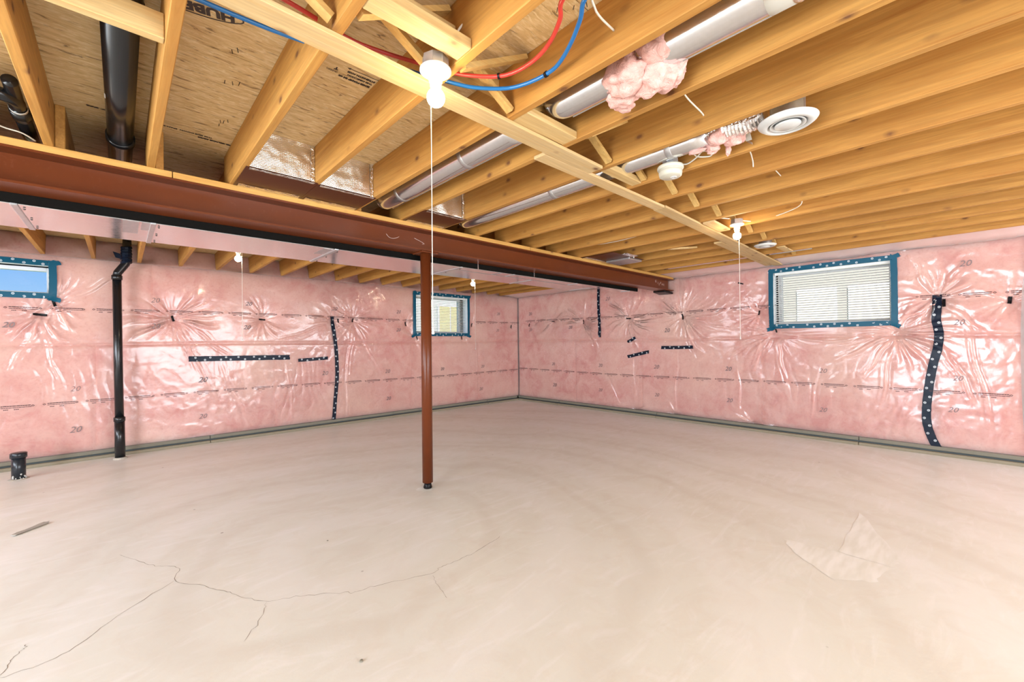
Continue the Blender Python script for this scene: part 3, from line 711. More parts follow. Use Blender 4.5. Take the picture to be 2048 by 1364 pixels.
# ------------------------------------------------------------------ windows
def window(idx, side, hole, blinds, label_tape):
    u0, u1, z0, z1 = hole
    W = lambda u, d, z: (u, YL+d, z) if side == 'L' else (XR+d, u, z)
    def wbox(a, b, d0, d1, c, d, bev=0, bm=None):
        if side == 'L': return box(a, b, YL+d0, YL+d1, c, d, bev, bm)
        return box(XR+d0, XR+d1, a, b, c, d, bev, bm)
    root = empty('window_%d' % idx); tag(root, kind='structure')
    bm = bmesh.new(); t = .012
    wbox(u0-t, u0, .004, .36, z0-t, z1+t, bm=bm); wbox(u1, u1+t, .004, .36, z0-t, z1+t, bm=bm)
    wbox(u0, u1, .004, .36, z0-t, z0, bm=bm); wbox(u0, u1, .004, .36, z1, z1+t, bm=bm)
    obj('jamb_liner', bm, M['vinyl'], root)
    bm = bmesh.new(); f = .045
    wbox(u0, u0+f, .26, .33, z0, z1, .004, bm); wbox(u1-f, u1, .26, .33, z0, z1, .004, bm)
    wbox(u0+f, u1-f, .26, .33, z0, z0+f, .004, bm); wbox(u0+f, u1-f, .26, .33, z1-f, z1, .004, bm)
    um = (u0+u1)/2
    obj('window_frame', bm, M['vinyl'], root)
    bm = bmesh.new(); quad(bm, W(u0+f, .295, z0+f), W(u1-f, .295, z0+f), W(u1-f, .295, z1-f), W(u0+f, .295, z1-f))
    obj('window_pane', bm, M['pane'], root)
    if blinds:
        b = empty('window_blind'); tag(b, blinds, 'blind')
        obj('head_rail', wbox(u0+.012, u1-.012, .035, .075, z1-.042, z1-.004, .004), M['slat'], b)
        obj('bottom_rail', wbox(u0+.015, u1-.015, .045, .072, z0+.006, z0+.020, .004), M['slat'], b)
        pitch = .0315; z = z0+.040; a = R_(33); hw = .0135
        bm = bmesh.new()
        rows_ = []
        for k in range(5):
            x = -1+k*.5; rows_.append((x*hw*math.cos(a), x*hw*math.sin(a)+.0018*(1-x*x)))
        P0 = [[bm.verts.new(W(uu, .058+dx, dz)) for dx, dz in rows_] for uu in (u0+.016, u1-.016)]
        for k in range(4): bm.faces.new((P0[0][k], P0[1][k], P0[1][k+1], P0[0][k+1]))
        P1 = [[bm.verts.new(W(uu, .058+dx, dz-.0011)) for dx, dz in rows_] for uu in (u0+.016, u1-.016)]
        for k in range(4): bm.faces.new((P1[0][k+1], P1[1][k+1], P1[1][k], P1[0][k]))
        me = bpy.data.meshes.new('slat'); bm.to_mesh(me); bm.free(); me.materials.append(M['slat'])
        while z < z1-.05:
            s_ = bpy.data.objects.new('slat', me); C.objects.link(s_); s_.parent = b; s_.location = (0, 0, z); z += pitch
        for uu in (u0+.14, u1-.14, um):
            obj('ladder_cord', tube([W(uu, .043, z0+.012), W(uu, .043, z1-.02)], .0011, 5), M['white'], b)
        bm = tube([W(u1-.06 if side == 'R' else u0+.06, .03, z1-.03), W(u1-.063 if side == 'R' else u0+.063, .03, z0+.1)], .0028, 7)
        obj('tilt_wand', bm, M['white'], b)
    # taped border: one thing of four strips
    Pf = P_left if side == 'L' else P_right
    tb = empty('window_tape'); tag(tb, label_tape, 'tape')
    o_ = .020; wd = .062
    mt = M['tape_teal']
    tape(Pf, [(u0-.045, z1+o_), (um, z1+o_+.004), (u1+.05, z1+o_)], wd, mt, None, True, .012, tb, 'tape_strip', .006)
    tape(Pf, [(u0-.05, z0-o_), (um, z0-o_-.003), (u1+.05, z0-o_)], wd, mt, None, True, .012, tb, 'tape_strip', .006)
    tape(Pf, [(u0-o_, z0-.05), (u0-o_-.003, (z0+z1)/2), (u0-o_, z1+.06)], wd, mt, None, True, .012, tb, 'tape_strip', .008)
    tape(Pf, [(u1+o_, z0-.07), (u1+o_+.006, (z0+z1)/2), (u1+o_, z1+.05)], wd, mt, None, True, .012, tb, 'tape_strip', .008)
    for uu, zz, an in ((u0-.03, z0-.045, .5), (u1+.03, z0-.05, -.3)) + (((u0-.03, z1+.03, -.4),) if side == 'R' else ((u1+.03, z1+.02, .3),)):
        tape(Pf, [(uu-.05*math.cos(an), zz-.05*math.sin(an)), (uu+.05*math.cos(an), zz+.05*math.sin(an))], .05, mt, None, False, .014, tb, 'tape_strip', .0095)
window(1, 'L', WL['w1'], None, 'teal tape border around the bare window at far left showing blue sky')
window(2, 'L', WL['w2'], 'white slatted blind in the window behind the steel post', 'teal tape border around the blinded window behind the steel post')
window(3, 'R', WR['w3'], 'white slatted blind in the window on the right-hand wall', 'teal tape border around the blinded window on the right-hand wall')

# ------------------------------------------------------------------ bottom plates
def plate(name, side, u0, u1, mat):
    root = empty(name); tag(root, kind='structure'); rr = random.Random(3)
    def wb(a, b, d0, d1, c, d, bev=0): return box(a, b, YL+d0, YL+d1, c, d, bev) if side == 'L' else box(XR+d0, XR+d1, a, b, c, d, bev)
    u = u0
    while u < u1-.05:
        n_ = min(u1, u+rr.uniform(2.2, 3.0)); j = rr.uniform(-.006, .006)
        obj('plate_board', wb(u+.003, n_-.003, -.055+j, .09, .0, .034, .003), M['plate2'], root)
        obj('plate_board', wb(u+.003, n_-.003, -.018+j, .09, .054, .094, .003), M['plate'], root); u = n_
    obj('sill_gasket', wb(u0, u1, -.008, .09, .034, .054), M['gasket'], root)
plate('baseboard_left', 'L', XB, XR-.06, None); plate('baseboard_right', 'R', YB, YL-.0, None)
for u, lab in ((1.02*K+0.0, 0), ):
    pass

# ------------------------------------------------------------------ ceiling: subfloor and framing
ceil = obj('ceiling', box(XB-.3, XR+.4, YB-.3, YL+.4, DECK+.019, DECK+.12), M['osb']); tag(ceil, kind='structure')
PW, PD = 2.44, 1.22
ys_ = [3.42-1.22*k for k in range(7)][::-1]+[3.42+1.22*k for k in (1, 2, 3)]
for j, y in enumerate(ys_):
    x = XB-.3-(j % 2)*1.22
    while x < XR+.3:
        a, b = max(x, XB-.3), min(x+PW, XR+.4)
        if b > a+.05 and y < YL+.3 and y+PD > YB-.3:
            obj('osb_panel', box(a+.0015, b-.0015, max(y, YB-.3)+.0015, min(y+PD, YL+.4)-.0015, DECK, DECK+.019, .0008), M['osb'], ceil)
        x += PW
def joist(x_far, y0, y1, dz=0):
    return obj('floor_joist', box(x_far-.038, x_far, y0, y1, JZ+dz, DECK-.0005, .003), M['joist'], ceil)
XF = [1.780+.4064*i for i in range(-13, 12)]
for x in XF:
    if x < XB: continue
    joist(x, YB+.002, 3.43)
    if x < 6.2: joist(x+.0395, 3.262 if x < 1.6 else 3.30, YL+.12)
    else: joist(x, 3.45, YL+.12)
# sill plates on the beam
for a, b in ((-4.0, .232), (.236, 3.318), (3.322, 6.70)):
    obj('sill_plate', box(a, b, 3.24, 3.45, JZ-.039, JZ-.0005, .003), M['sill'], ceil)
# nailing strips under the joists
def strip(p0, p1, wdt, thk, z, name='nailer_strip', mat='strip'):
    (x0, y0), (x1, y1) = p0, p1; d = Vector((x1-x0, y1-y0, 0)).normalized(); s_ = Vector((-d.y, d.x, 0))*wdt/2
    q = [Vector((x0, y0, z))-s_, Vector((x1, y1, z))-s_, Vector((x1, y1, z))+s_, Vector((x0, y0, z))+s_]
    return obj(name, prism([tuple(v) for v in q], (0, 0, thk), .002), M[mat], ceil)
strip((-1.1, 1.455), (2.12, 1.508), .103, .018, JZ-.0185)
strip((1.72, 1.6015), (3.10, 1.606), .085, .018, JZ-.0185)
strip((3.103, 1.607), (6.70, 1.725), .105, .018, JZ-.0185)
strip((4.66, 1.757), (6.62, 1.820), .085, .018, JZ-.0185)
strip((3.80, 1.510), (4.20, 1.522), .100, .018, JZ-.0185, 'blocking_board')
# blocking boards between joists
BB = lambda *a, mat='joist_x': obj('blocking_board', box(*a, .003), M[mat], ceil)
BB(.5615, .9285, 1.190, 1.278, JZ+.001, JZ+.039)           # lamp board, left
BB(.5615, .9285, 1.285, 1.322, JZ+.05, JZ+.139)
BB(1.3745, 1.7415, 1.352, 1.452, JZ+.001, JZ+.039)
BB(2.1875, 2.5545, 1.450, 1.520, JZ+.001, JZ+.039)
BB(-.2505, .1155, 1.86, 1.898, JZ+.001, JZ+.090)
BB(1.005, 1.336, 1.50, 1.538, JZ+.13, JZ+.234, mat='strut')
BB(5.44, 5.804, 1.34, 1.42, JZ-.012, JZ-.0005)
# cross bridging: a pair of struts in each bay
for i in range(-4, 11):
    xa, xb = 1.780+.4064*i, 1.780+.4064*(i+1)-.038
    if i in (1,): y_ = (1.36, 1.42)
    else: y_ = (1.365, 1.415)
    y_ = (y_[0]+rnd.uniform(-.012, .012), y_[1]+rnd.uniform(-.012, .012))
    if i == -1: y_ = (1.46, 1.50)
    lo, hi = JZ+.006, DECK-.022
    obj('bridging_strut', beam_bar((xb-.012, y_[1], lo+.01), (xa+.012, y_[1], hi), .019+.02, .034-.014, (0, 1, 0)), M['strut'], ceil)
    obj('bridging_strut', beam_bar((xa+.012, y_[0]-.045, lo+.01), (xb-.012, y_[0]-.045, hi), .039, .020, (0, 1, 0)), M['strut'], ceil)
# a second bridging row in the bays behind the beam
for i in range(-8, 11):
    xa, xb = 1.780+.4064*i+.0395, 1.780+.4064*(i+1)-.038+.0395
    obj('bridging_strut', beam_bar((xb-.012, 5.22, JZ+.016), (xa+.012, 5.22, DECK-.022), .039, .020, (0, 1, 0)), M['strut'], ceil)
    obj('bridging_strut', beam_bar((xa+.012, 5.17, JZ+.016), (xb-.012, 5.17, DECK-.022), .039, .020, (0, 1, 0)), M['strut'], ceil)
# leaning short board in a far bay
obj('bridging_strut', beam_bar((4.66, 2.30, JZ+.012), (4.995, 2.14, JZ+.05), .06, .018, (0, 1, 0)), M['joist_x'], ceil)

# printing on the subfloor (faces down: reading direction r, lettering up u with r x u = -z)
def deck_text(txt, size, a, b, shear=0, off=.004, bold=.0, parent=ceil, mat='ink'):
    a, b = Vector((*a, DECK-.0012)), Vector((*b, DECK-.0012)); r = (b-a).normalized(); u = Vector((0, 0, -1)).cross(r)
    return obj('printed_mark', text_bm(txt, size, (a+b)/2, r, u, shear=shear, offset=bold), M[mat], parent)
deck_text('HUBER', .066, (.326, 1.950), (.148, 1.990), bold=.0035)
def oval(cx_, cy_, a, b, ang, t, seg=40):
    bm = bmesh.new(); c_, s_ = math.cos(ang), math.sin(ang); z = DECK-.0013
    pt = lambda q, aa, bb: (cx_+aa*math.cos(q)*c_-bb*math.sin(q)*s_, cy_+aa*math.cos(q)*s_+bb*math.sin(q)*c_, z)
    for k in range(seg):
        p_, q_ = 2*math.pi*k/seg, 2*math.pi*(k+1)/seg
        quad(bm, pt(p_, a, b), pt(p_, a-t, b-t), pt(q_, a-t, b-t), pt(q_, a, b))
    return obj('printed_mark', bm, M['ink'], ceil)
oval(.236, 1.971, .135, .043, R_(-13), .006)
deck_text('STRENGTH AXIS', .018, (.925, 1.962), (.790, 1.966), bold=.0012)
deck_text('THIS DIRECTION', .016, (.925, 1.988), (.795, 1.992), bold=.0010)
deck_text('EDGE STAMP 24 oc', .018, (.920, 2.016), (.770, 2.022), bold=.0018)
bm = bmesh.new(); z = DECK-.0013
quad(bm, (.795, 1.938, z), (.930, 1.934, z), (.930, 1.938, z), (.795, 1.942, z))
for x0, x1, y in ((.795, .780, 1.940), (.930, .945, 1.936)):
    f_ = [bm.verts.new(q) for q in ((x0, y-.008, z), (x1, y, z), (x0, y+.008, z))]; bm.faces.new(f_)
bmesh.ops.recalc_face_normals(bm, faces=bm.faces); obj('printed_mark', bm, M['ink'], ceil)
deck_text('T', .026, (.752, 1.978), (.735, 1.979), bold=.002)
deck_text('(SIZED)', .016, (.755, 2.004), (.710, 2.006))
deck_text('THIS SIDE DOWN  SPAN 24', .020, (.40, 3.165), (.20, 3.165), bold=.001)
deck_text('FLOOR GRADE 23/32', .024, (.53, 3.20), (.40, 3.20), bold=.002)
deck_text('FLOOR 23/32', .020, (-.02, 3.165), (-.12, 3.165), bold=.002)
# nails poking through the deck
for x, y in ((.377, 2.43), (.405, 2.42), (.434, 2.40), (.421, 2.88), (.44, 2.87), (.453, 2.85), (.425, 2.93), (.36, 2.16), (.375, 2.13), (1.28, 1.0), (1.24, 1.05), (1.30, .96), (2.07, .9)):
    obj('nail', tube([(x, y, DECK+.002), (x+rnd.uniform(-.006, .006), y+rnd.uniform(-.006, .006), DECK-.018)], .0016, 6), M['nail'], ceil)

# ------------------------------------------------------------------ steel beam and post
FB, FT = 2.151, JZ-.0395
bm = bmesh.new(); x0, x1 = XB+.02, 6.70
prof = [(3.24, FB), (3.45, FB), (3.45, FB+.012), (3.352, FB+.014), (3.352, FT-.014), (3.45, FT-.012), (3.45, FT), (3.24, FT), (3.24, FT-.012), (3.338, FT-.014), (3.338, FB+.014), (3.24, FB+.012)]
sb = empty('steel_beam'); tag(sb, 'long rust-brown steel I-beam spanning the basement under the joists', 'beam')
obj('beam_section', prism([(x0, y, z) for y, z in prof], (x1-x0, 0, 0)), M['steel'], sb)
bm = bmesh.new()
for t, x, zz, sc in (('G', 6.29, 2.285, .035), ('1', 6.36, 2.262, .03), ('2', 6.40, 2.245, .03), ('X', 6.45, 2.27, .03), ('4', 6.50, 2.25, .03), ('11', 6.55, 2.25, .03)):
    text_bm(t, sc*1.5, (x, 3.3375, zz), (1, 0, -.25), (0, 0, 1), bm=bm)
obj('chalk_mark', bm, M['chalk'], sb)['label'] = 'white chalk scribble near the end of the beam'
obj('chalk_mark', tube(smooth_path([(1.66, 3.3365, 2.262), (1.685, 3.3365, 2.238), (1.72, 3.3365, 2.232), (1.76, 3.3365, 2.245), (1.78, 3.3365, 2.258)]), .0014, 5), M['chalk'], sb)
obj('chalk_mark', tube(smooth_path([(1.93, 3.3365, 2.268), (2.0, 3.3365, 2.246), (2.03, 3.3365, 2.232), (2.01, 3.3365, 2.228)]), .0014, 5), M['chalk'], sb)
post = empty('steel_post'); tag(post, 'rust-brown round steel post standing mid-floor under the beam', 'post')
PX, PY = 2.048, 3.345
obj('post_tube', lathe([(0, .055), (.0475, .055), (.0475, FB-.012), (0, FB-.012)], (PX, PY, 0), seg=28), M['steel'], post, True).data.polygons.foreach_set('use_smooth', [len(f.vertices) == 4 for f in post.children[0].data.polygons])
obj('top_plate', box(PX-.085, PX+.085, PY-.085, PY+.085, FB-.012, FB-.0005, .002), M['steel'], post)
bm = lathe([(0, .0), (.036, .0), (.040, .012), (.034, .030), (.030, .055), (0, .055)], (PX, PY, .0), seg=20)
obj('screw_foot', bm, M['tape_black'], post, True)
bm = bmesh.new(); rr = random.Random(4)
P_ = [bm.verts.new((PX+.105*rr.uniform(.7, 1.15)*math.cos(a*math.pi/9), PY+.085*rr.uniform(.7, 1.15)*math.sin(a*math.pi/9), .0012)) for a in range(18)]
bm.faces.new(P_); obj('scraped_patch', bm, M['skim'], fl)
# dark bearing shoe at the beam's end
sh = obj('bearing_wrap', prism([(6.48, 3.28, 2.12), (6.72, 3.26, 2.10), (6.74, 3.52, 2.11), (6.50, 3.50, 2.13)], (0, 0, .03), .006), M['tape_black']); tag(sh, 'small black wrapped shoe under the wall end of the beam', 'bracket')
# ------------------------------------------------------------------ trunk duct behind the beam
dt = empty('trunk_duct'); tag(dt, 'wide flat galvanised trunk duct running just behind the steel beam', 'duct')
DZ0, DZ1 = 2.100, 2.365
xs_ = [XB+.05, -2.6, -1.2, -.42, .155, 1.30, 2.56]
def duct_section(a, b, y0, y1, dz=0):
    bm = box(a, b, y0, y1, DZ0+dz, DZ1, .003)
    o = obj('duct_section', bm, M['galv'], dt)
    return o
for k, (a, b) in enumerate(zip(xs_, xs_[1:])):
    duct_section(a+.001, b-.001, 3.485, 4.17-.012*k, 0)
    obj('duct_joint', box(b-.014, b+.014, 3.482, 4.175-.012*k, DZ0-.006, DZ0+.02, .002), M['galv_dull'], dt)
for k, (a, b) in enumerate(((2.56, 3.30), (3.30, 4.45), (4.45, 5.75))):
    if k < 3: duct_section(a+.001, b-.001, 3.485, 3.635, 0); obj('duct_joint', box(b-.012, b+.012, 3.482, 3.64, DZ0-.005, DZ0+.02, .002), M['galv_dull'], dt)
for k, (a, b) in enumerate(((2.575, 3.75), (3.75, 4.95))):
    duct_section(a+.001, b-.001, 3.655, 4.05-.04*k, 0); obj('duct_joint', box(b-.012, b+.012, 3.65, 4.052-.04*k, DZ0-.005, DZ0+.02, .002), M['galv_dull'], dt)
# foil tape bands on the duct underside
for x, y0, y1, wdt in ((.05, 3.49, 3.86, .075), (.125, 3.49, 3.72, .05), (1.24, 3.5, 3.75, .07), (3.10, 3.5, 3.63, .05)):
    obj('foil_band', box(x-wdt/2, x+wdt/2, y0, y1, DZ0-.0012, DZ0-.0004), M['galv_dull'], dt)
# duct screws
bm = bmesh.new()
for x in xs_[1:]:
    for y in (3.56, 3.82, 4.06): lathe([(0, -.010), (.005, -.008), (.006, -.003), (0, -.003)], (x+.03, y, DZ0), seg=8, bm=bm)
obj('duct_screws', bm, M['nail'], dt)['kind'] = 'stuff'
# near-black strip standing in for the shade in the slot between beam and duct
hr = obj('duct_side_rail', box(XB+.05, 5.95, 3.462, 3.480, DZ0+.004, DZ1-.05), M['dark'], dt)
for x in (2.75, 3.6):
    obj('hanger_strap', box(x-.005, x+.005, 3.455, 3.461, DZ0-.004, JZ-.04), M['galv'], dt)

# ------------------------------------------------------------------ joist-bay foil panels (return-air bays)
def foil_bay(xa, xb, y_face, label, tail=True):
    g = empty('return_air_panel'); tag(g, label, 'duct')
    obj('foil_face', box(xa+.002, xb-.002, y_face, y_face+.010, JZ+.004, DECK-.001), M['bubble'], g)
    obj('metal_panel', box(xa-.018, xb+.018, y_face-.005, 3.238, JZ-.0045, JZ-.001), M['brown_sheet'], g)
    rr = random.Random(int(xa*100))
    def band(a, b, c, d, z0, z1, nm='foil_tape'):
        n_ = 14; bm = bmesh.new(); L0 = []
        for i in range(n_+1):
            t = i/n_; x = a+(b-a)*t; w1 = rr.uniform(-.005, .005)
            L0.append((bm.verts.new((x, c+w1, z0+rr.uniform(-.0015, .001))), bm.verts.new((x, (c+d)/2, z0-.003+rr.uniform(-.002, .002))), bm.verts.new((x, d+w1, z1+rr.uniform(-.001, .001)))))
        for p_, q_ in zip(L0, L0[1:]):
            for k in range(2): bm.faces.new((p_[k], q_[k], q_[k+1], p_[k+1]))
        obj(nm, bm, M['foil'], g)
    band(xa, xb, y_face-.012, y_face+.022, JZ-.006, JZ-.006)
    band(xa, xb, 3.175, 3.236, JZ-.006, JZ-.006)
    # upright tape seam at the right edge
    bm = bmesh.new(); prev = None
    for i in range(10):
        z = JZ+(DECK-JZ)*i/9; a_ = bm.verts.new((xb-.024+rr.uniform(-.003, .003), y_face-.003+rr.uniform(-.001, 0), z)); b_ = bm.verts.new((xb-.003, y_face-.005, z))
        if prev: bm.faces.new((prev[0], prev[1], b_, a_))
        prev = (a_, b_)
    obj('foil_tape', bm, M['foil'], g)
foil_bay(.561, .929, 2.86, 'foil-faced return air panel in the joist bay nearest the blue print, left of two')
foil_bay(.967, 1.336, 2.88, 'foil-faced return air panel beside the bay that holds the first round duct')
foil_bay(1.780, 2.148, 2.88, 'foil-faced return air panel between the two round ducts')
# far transition box near the beam end
g = empty('duct_transition'); tag(g, 'shiny metal duct transition hung under joists near the wall end of the beam', 'duct')
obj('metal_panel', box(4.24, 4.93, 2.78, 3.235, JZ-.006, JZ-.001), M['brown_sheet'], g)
obj('foil_tape', box(4.24, 4.93, 3.17, 3.236, JZ-.010, JZ-.006), M['foil'], g)
obj('duct_boot', box(4.62, 4.92, 2.80, 3.14, JZ-.032, JZ-.0065, .004), M['galv_dull'], g)
obj('foil_tape', box(4.42, 4.66, 2.70, 2.78, JZ-.008, JZ-.002), M['foil'], g)
obj('hanger_strap', box(4.66, 4.675, 2.762, 2.768, JZ-.02, DECK-.1), M['white'], g)
obj('hanger_strap', box(5.04, 5.055, 2.762, 2.768, JZ+.01, DECK-.1), M['white'], g)

# ------------------------------------------------------------------ round ducts
def round_duct(name, x, y0, y1, r, z, bands, label, domes):
    g = empty(name); tag(g, label, 'duct')
    P0 = [(x, y0, z), (x, y1, z)]
    n_ = 22; pts = [(x, y0+(y1-y0)*i/n_, z) for i in range(n_+1)]
    if 'far' in domes:
        pts += [(x, y1+r*.9*math.sin(a), z+r*1.0*(1-math.cos(a))) for a in [math.pi/2*k/6 for k in range(1, 7)]]+[(x, y1+r*.9, DECK-.004)]
    if 'near' in domes:
        pts = [(x, y0-r*.9, DECK-.004)]+[(x, y0-r*.9*math.sin(a), z+r*(1-math.cos(a))) for a in [math.pi/2*k/6 for k in range(6, 0, -1)]]+pts
    obj('duct_pipe', tube(pts, r, 30), M['galv'], g, True)
    # lengthwise lock seam
    obj('lock_seam', tube([(x+r*.62, y0, z-r*.80), (x+r*.62, y1, z-r*.80)], .0035, 6), M['galv'], g)
    for b in bands:
        obj('crimp_band', lathe([(r+.0002, -.018), (r+.0035, -.014), (r+.0015, 0), (r+.0035, .014), (r+.0002, .018)], (x, b, z), (0, 1, 0), 30), M['galv_dull'], g, True)
    return g
d1 = round_duct('round_duct', 1.560, 1.585, 3.11, .076, JZ+.095, [2.05, 2.85], 'round galvanised duct between joists, from the beam to the pine strip', ['far'])
d2 = round_duct('round_duct', 1.560, YB+.05, 1.27, .076, JZ+.095, [-.9, .05], 'round galvanised duct overhead with pink wool wrapped on it, near the camera', ['far'])
d3 = round_duct('round_duct', 2.366, .93, 3.13, .064, JZ+.080, [1.15, 2.05], 'second round galvanised duct, ending at the round ceiling diffuser', ['far'])
d4 = round_duct('round_duct', 6.02, 1.2, 3.05, .055, JZ+.075, [2.1], 'slim round duct in the last joist bay by the right-hand wall', [])
# grey cloth tape band on the near duct
obj('duct_tape_band', lathe([(.0775, -.035), (.0795, -.03), (.0790, .01), (.0800, .035), (.0772, .038)], (1.560, .385, JZ+.095), (0, 1, 0), 30), M['mortar'], d2, True)
obj('duct_tape_band', lathe([(.0775, -.012), (.082, -.008), (.081, .008), (.0775, .012)], (1.560, .335, JZ+.095), (0, 1, .1), 30), M['foil'], d2, True)
# flexible foil elbow at the diffuser
pts = smooth_path([(2.366, .93, JZ+.082), (2.366, .84, JZ+.082), (2.37, .74, JZ+.075), (2.372, .66, JZ+.085)], 12)
obj('flex_elbow', tube(pts, [.058+(.006 if i % 2 else 0) for i in range(len(pts))], 20), M['foil'], d3)

# ------------------------------------------------------------------ wool tufts
def tuft(name, blobs, label, seed, strands=6):
    bm = bmesh.new(); rs = random.Random(seed)
    from mathutils import noise as mn
    for c_, r_, sc in blobs:
        own = bmesh.new(); bmesh.ops.create_icosphere(own, subdivisions=4, radius=1)
        for v_ in own.verts:
            d = v_.co.normalized(); q = d*1.6+Vector(c_)*9
            k_ = .92+.34*mn.noise(q)+.20*abs(mn.noise(q*2.1))+.05*mn.noise(q*5.1)+.02*mn.noise(q*11)
            v_.co = Vector((d.x*r_*sc[0], d.y*r_*sc[1], d.z*r_*sc[2]))*k_+Vector(c_)
        join(bm, own)
    o = obj(name, bm, M['wool'], None, True)
    return tag(o, label, 'insulation')
tuft('insulation_tuft', [((1.53, .93, JZ+.045), .085, (.9, 1.1, .9)), ((1.60, .84, JZ+.02), .085, (.9, 1.1, .8)), ((1.635, .79, JZ+.045), .062, (.8, 1.0, 1.1)),
     ((1.545, .80, JZ+.09), .085, (.9, 1.2, .9)), ((1.60, .99, JZ+.0), .055, (1.0, 1.3, .7)), ((1.64, 1.01, JZ-.012), .035, (1.3, 1.2, .6))],
     'large tuft of pink wool insulation stuffed around the near overhead duct', 3)
tt = tuft('insulation_tuft', [((2.36, .88, JZ+.05), .060, (.9, 1.1, .9)), ((2.42, .82, JZ+.035), .052, (1.0, 1.1, .9)), ((2.41, .93, JZ+.01), .036, (1.0, 1.1, .8)), ((2.47, .87, JZ+.0), .020, (.6, .7, 1.8)), ((2.38, 1.0, JZ+.01), .022, (.6, 2.2, .6))],
     'small ragged tuft of pink wool hanging between the smoke alarm and the diffuser', 8)
obj('tape_scrap', beam_bar((2.385, .765, JZ+.09), (2.50, .775, JZ+.028), .030, .004, (0, 1, 0)), M['mortar'], tt)
obj('tape_scrap', prism([(2.495, .76, JZ+.010), (2.52, .765, JZ+.008), (2.525, .79, JZ+.03), (2.50, .79, JZ+.035)], (.01, 0, .004)), M['galv_dull'], tt)

# ------------------------------------------------------------------ ceiling diffusers, smoke alarm
def diffuser(x, y, z, r, label):
    g = empty('round_diffuser'); tag(g, label, 'vent')
    obj('outer_ring', lathe([(r*.56, .014), (r*.62, .004), (r*.70, -.010), (r*.84, -.006), (r*.97, .006), (r, .012), (r*.97, .014), (r*.72, .0), (r*.60, .016)], (x, y, z), seg=48), M['white'], g, True)
    obj('middle_ring', lathe([(r*.47, .010), (r*.53, -.004), (r*.60, -.008), (r*.60, -.004), (r*.50, .014)], (x, y, z), seg=48), M['white'], g, True)
    obj('centre_disc', lathe([(0, -.012), (r*.40, -.012), (r*.435, -.008), (r*.435, -.004), (0, .0)], (x, y, z), seg=48), M['white'], g, True)
    obj('throat', lathe([(r*.58, .014), (r*.58, .11), (0, .11)], (x, y, z), seg=32), M['galv_dull'], g, True)
diffuser(2.365, .562, JZ-.012, .126, 'large white round ceiling diffuser at upper right')
diffuser(5.245, 1.475, JZ-.012, .110, 'small-looking white round diffuser far off near the right window')
g = empty('smoke_alarm'); tag(g, 'cream round smoke alarm hanging under the joists', 'smoke alarm')
sx, sy, sz = 2.455, 1.198, JZ-.006
obj('base_ring', lathe([(0, .012), (.073, .012), (.076, .006), (.076, -.004), (.072, -.010), (0, -.010)], (sx, sy, sz), seg=40), M['cream'], g, True)
obj('body', lathe([(.062, -.010), (.062, -.016), (.067, -.018), (.068, -.030), (.064, -.047), (.056, -.052), (0, -.054)], (sx, sy, sz), seg=40), M['cream'], g, True)
obj('test_button', lathe([(.020, -.052), (.019, -.056), (.012, -.057), (.011, -.0555), (0, -.0555)], (sx+.012, sy-.012, sz), seg=24), M['white'], g, True)
obj('junction_box', lathe([(0, .012), (.047, .012), (.047, .052), (0, .052)], (sx, sy, sz), seg=8), M['galv_dull'], g)

# ------------------------------------------------------------------ lampholders with bulbs and pull cords
def lamp(x, y, ztop, cord_dx, cord_dy, cord_end, label, bell=True, group=None):
    g = empty('pull_chain_lamp'); tag(g, label, 'lamp', group)
    obj('junction_box', lathe([(0, .0), (.050, .0), (.050, .040), (0, .040)], (x, y, ztop), seg=8), M['galv_dull'], g)
    obj('porcelain_base', lathe([(0, 0), (.055, 0), (.059, -.004), (.059, -.010), (.050, -.015), (.030, -.020), (.026, -.030), (.025, -.048), (.021, -.050), (.021, -.046), (0, -.046)], (x, y, ztop), seg=36), M['white'], g, True)
    obj('socket_collar', lathe([(.0215, -.046), (.0225, -.05), (.0215, -.054), (.0215, -.066), (.019, -.070), (0, -.070)], (x, y, ztop), seg=28), M['cream'], g, True)
    obj('bulb_neck', lathe([(.0165, -.066), (.0185, -.074), (.0235, -.088)], (x, y, ztop), seg=24), M['white'], g, True)
    prof = []
    cz, rb = -.108, .0335
    for k in range(13):
        a = R_(125)-R_(125)*k/12-0; a2 = math.pi*(.26+.74*k/12)
        prof.append((rb*math.sin(a2), cz+rb*math.cos(a2)))
    prof[-1] = (0, cz-rb)
    obj('bulb', lathe(prof, (x, y, ztop), seg=20), M['bulb'], g, True)
    cx_, cy_ = x+cord_dx, y+cord_dy
    obj('pull_cord', tube([(cx_, cy_, ztop-.008), (cx_+.001, cy_, ztop-.3), (cx_, cy_+.001, cord_end)], .0016, 6), M['cable'], g, True)
    if bell: obj('cord_knob', lathe([(0, .0), (.0025, -.003), (.0035, -.016), (.006, -.026), (.004, -.030), (0, -.030)], (cx_, cy_, cord_end), seg=14), M['white'], g, True)
    return g
lamp(.872, 1.340, JZ-.025, -.016, .010, 1.385, 'bare bulb on white porcelain lampholder with long pull cord, nearest the camera')
lamp(4.078, 1.372, JZ-.006, .016, -.012, 1.36, 'bare bulb with pull cord under joists near the right-hand window')
lamp(.935, 5.335, JZ-.006, .030, -.02, 1.40, 'bare bulb with pull cord behind the beam, above the long tape strip')
lamp(4.100, 5.290, JZ-.006, .025, -.02, 1.25, 'bare bulb with pull cord behind the beam, above the window behind the post')
for x, y, t in ((-2.3, 1.35, 'left of the camera'), (.90, -2.4, 'directly behind the camera by the glazed door'), (4.06, -2.4, 'behind the camera to the right'), (-2.3, 5.3, 'left of the frame beyond the beam')):
    lamp(x, y, JZ-.006, .03, -.02, 1.4, 'bare bulb with pull cord out of view, '+t)

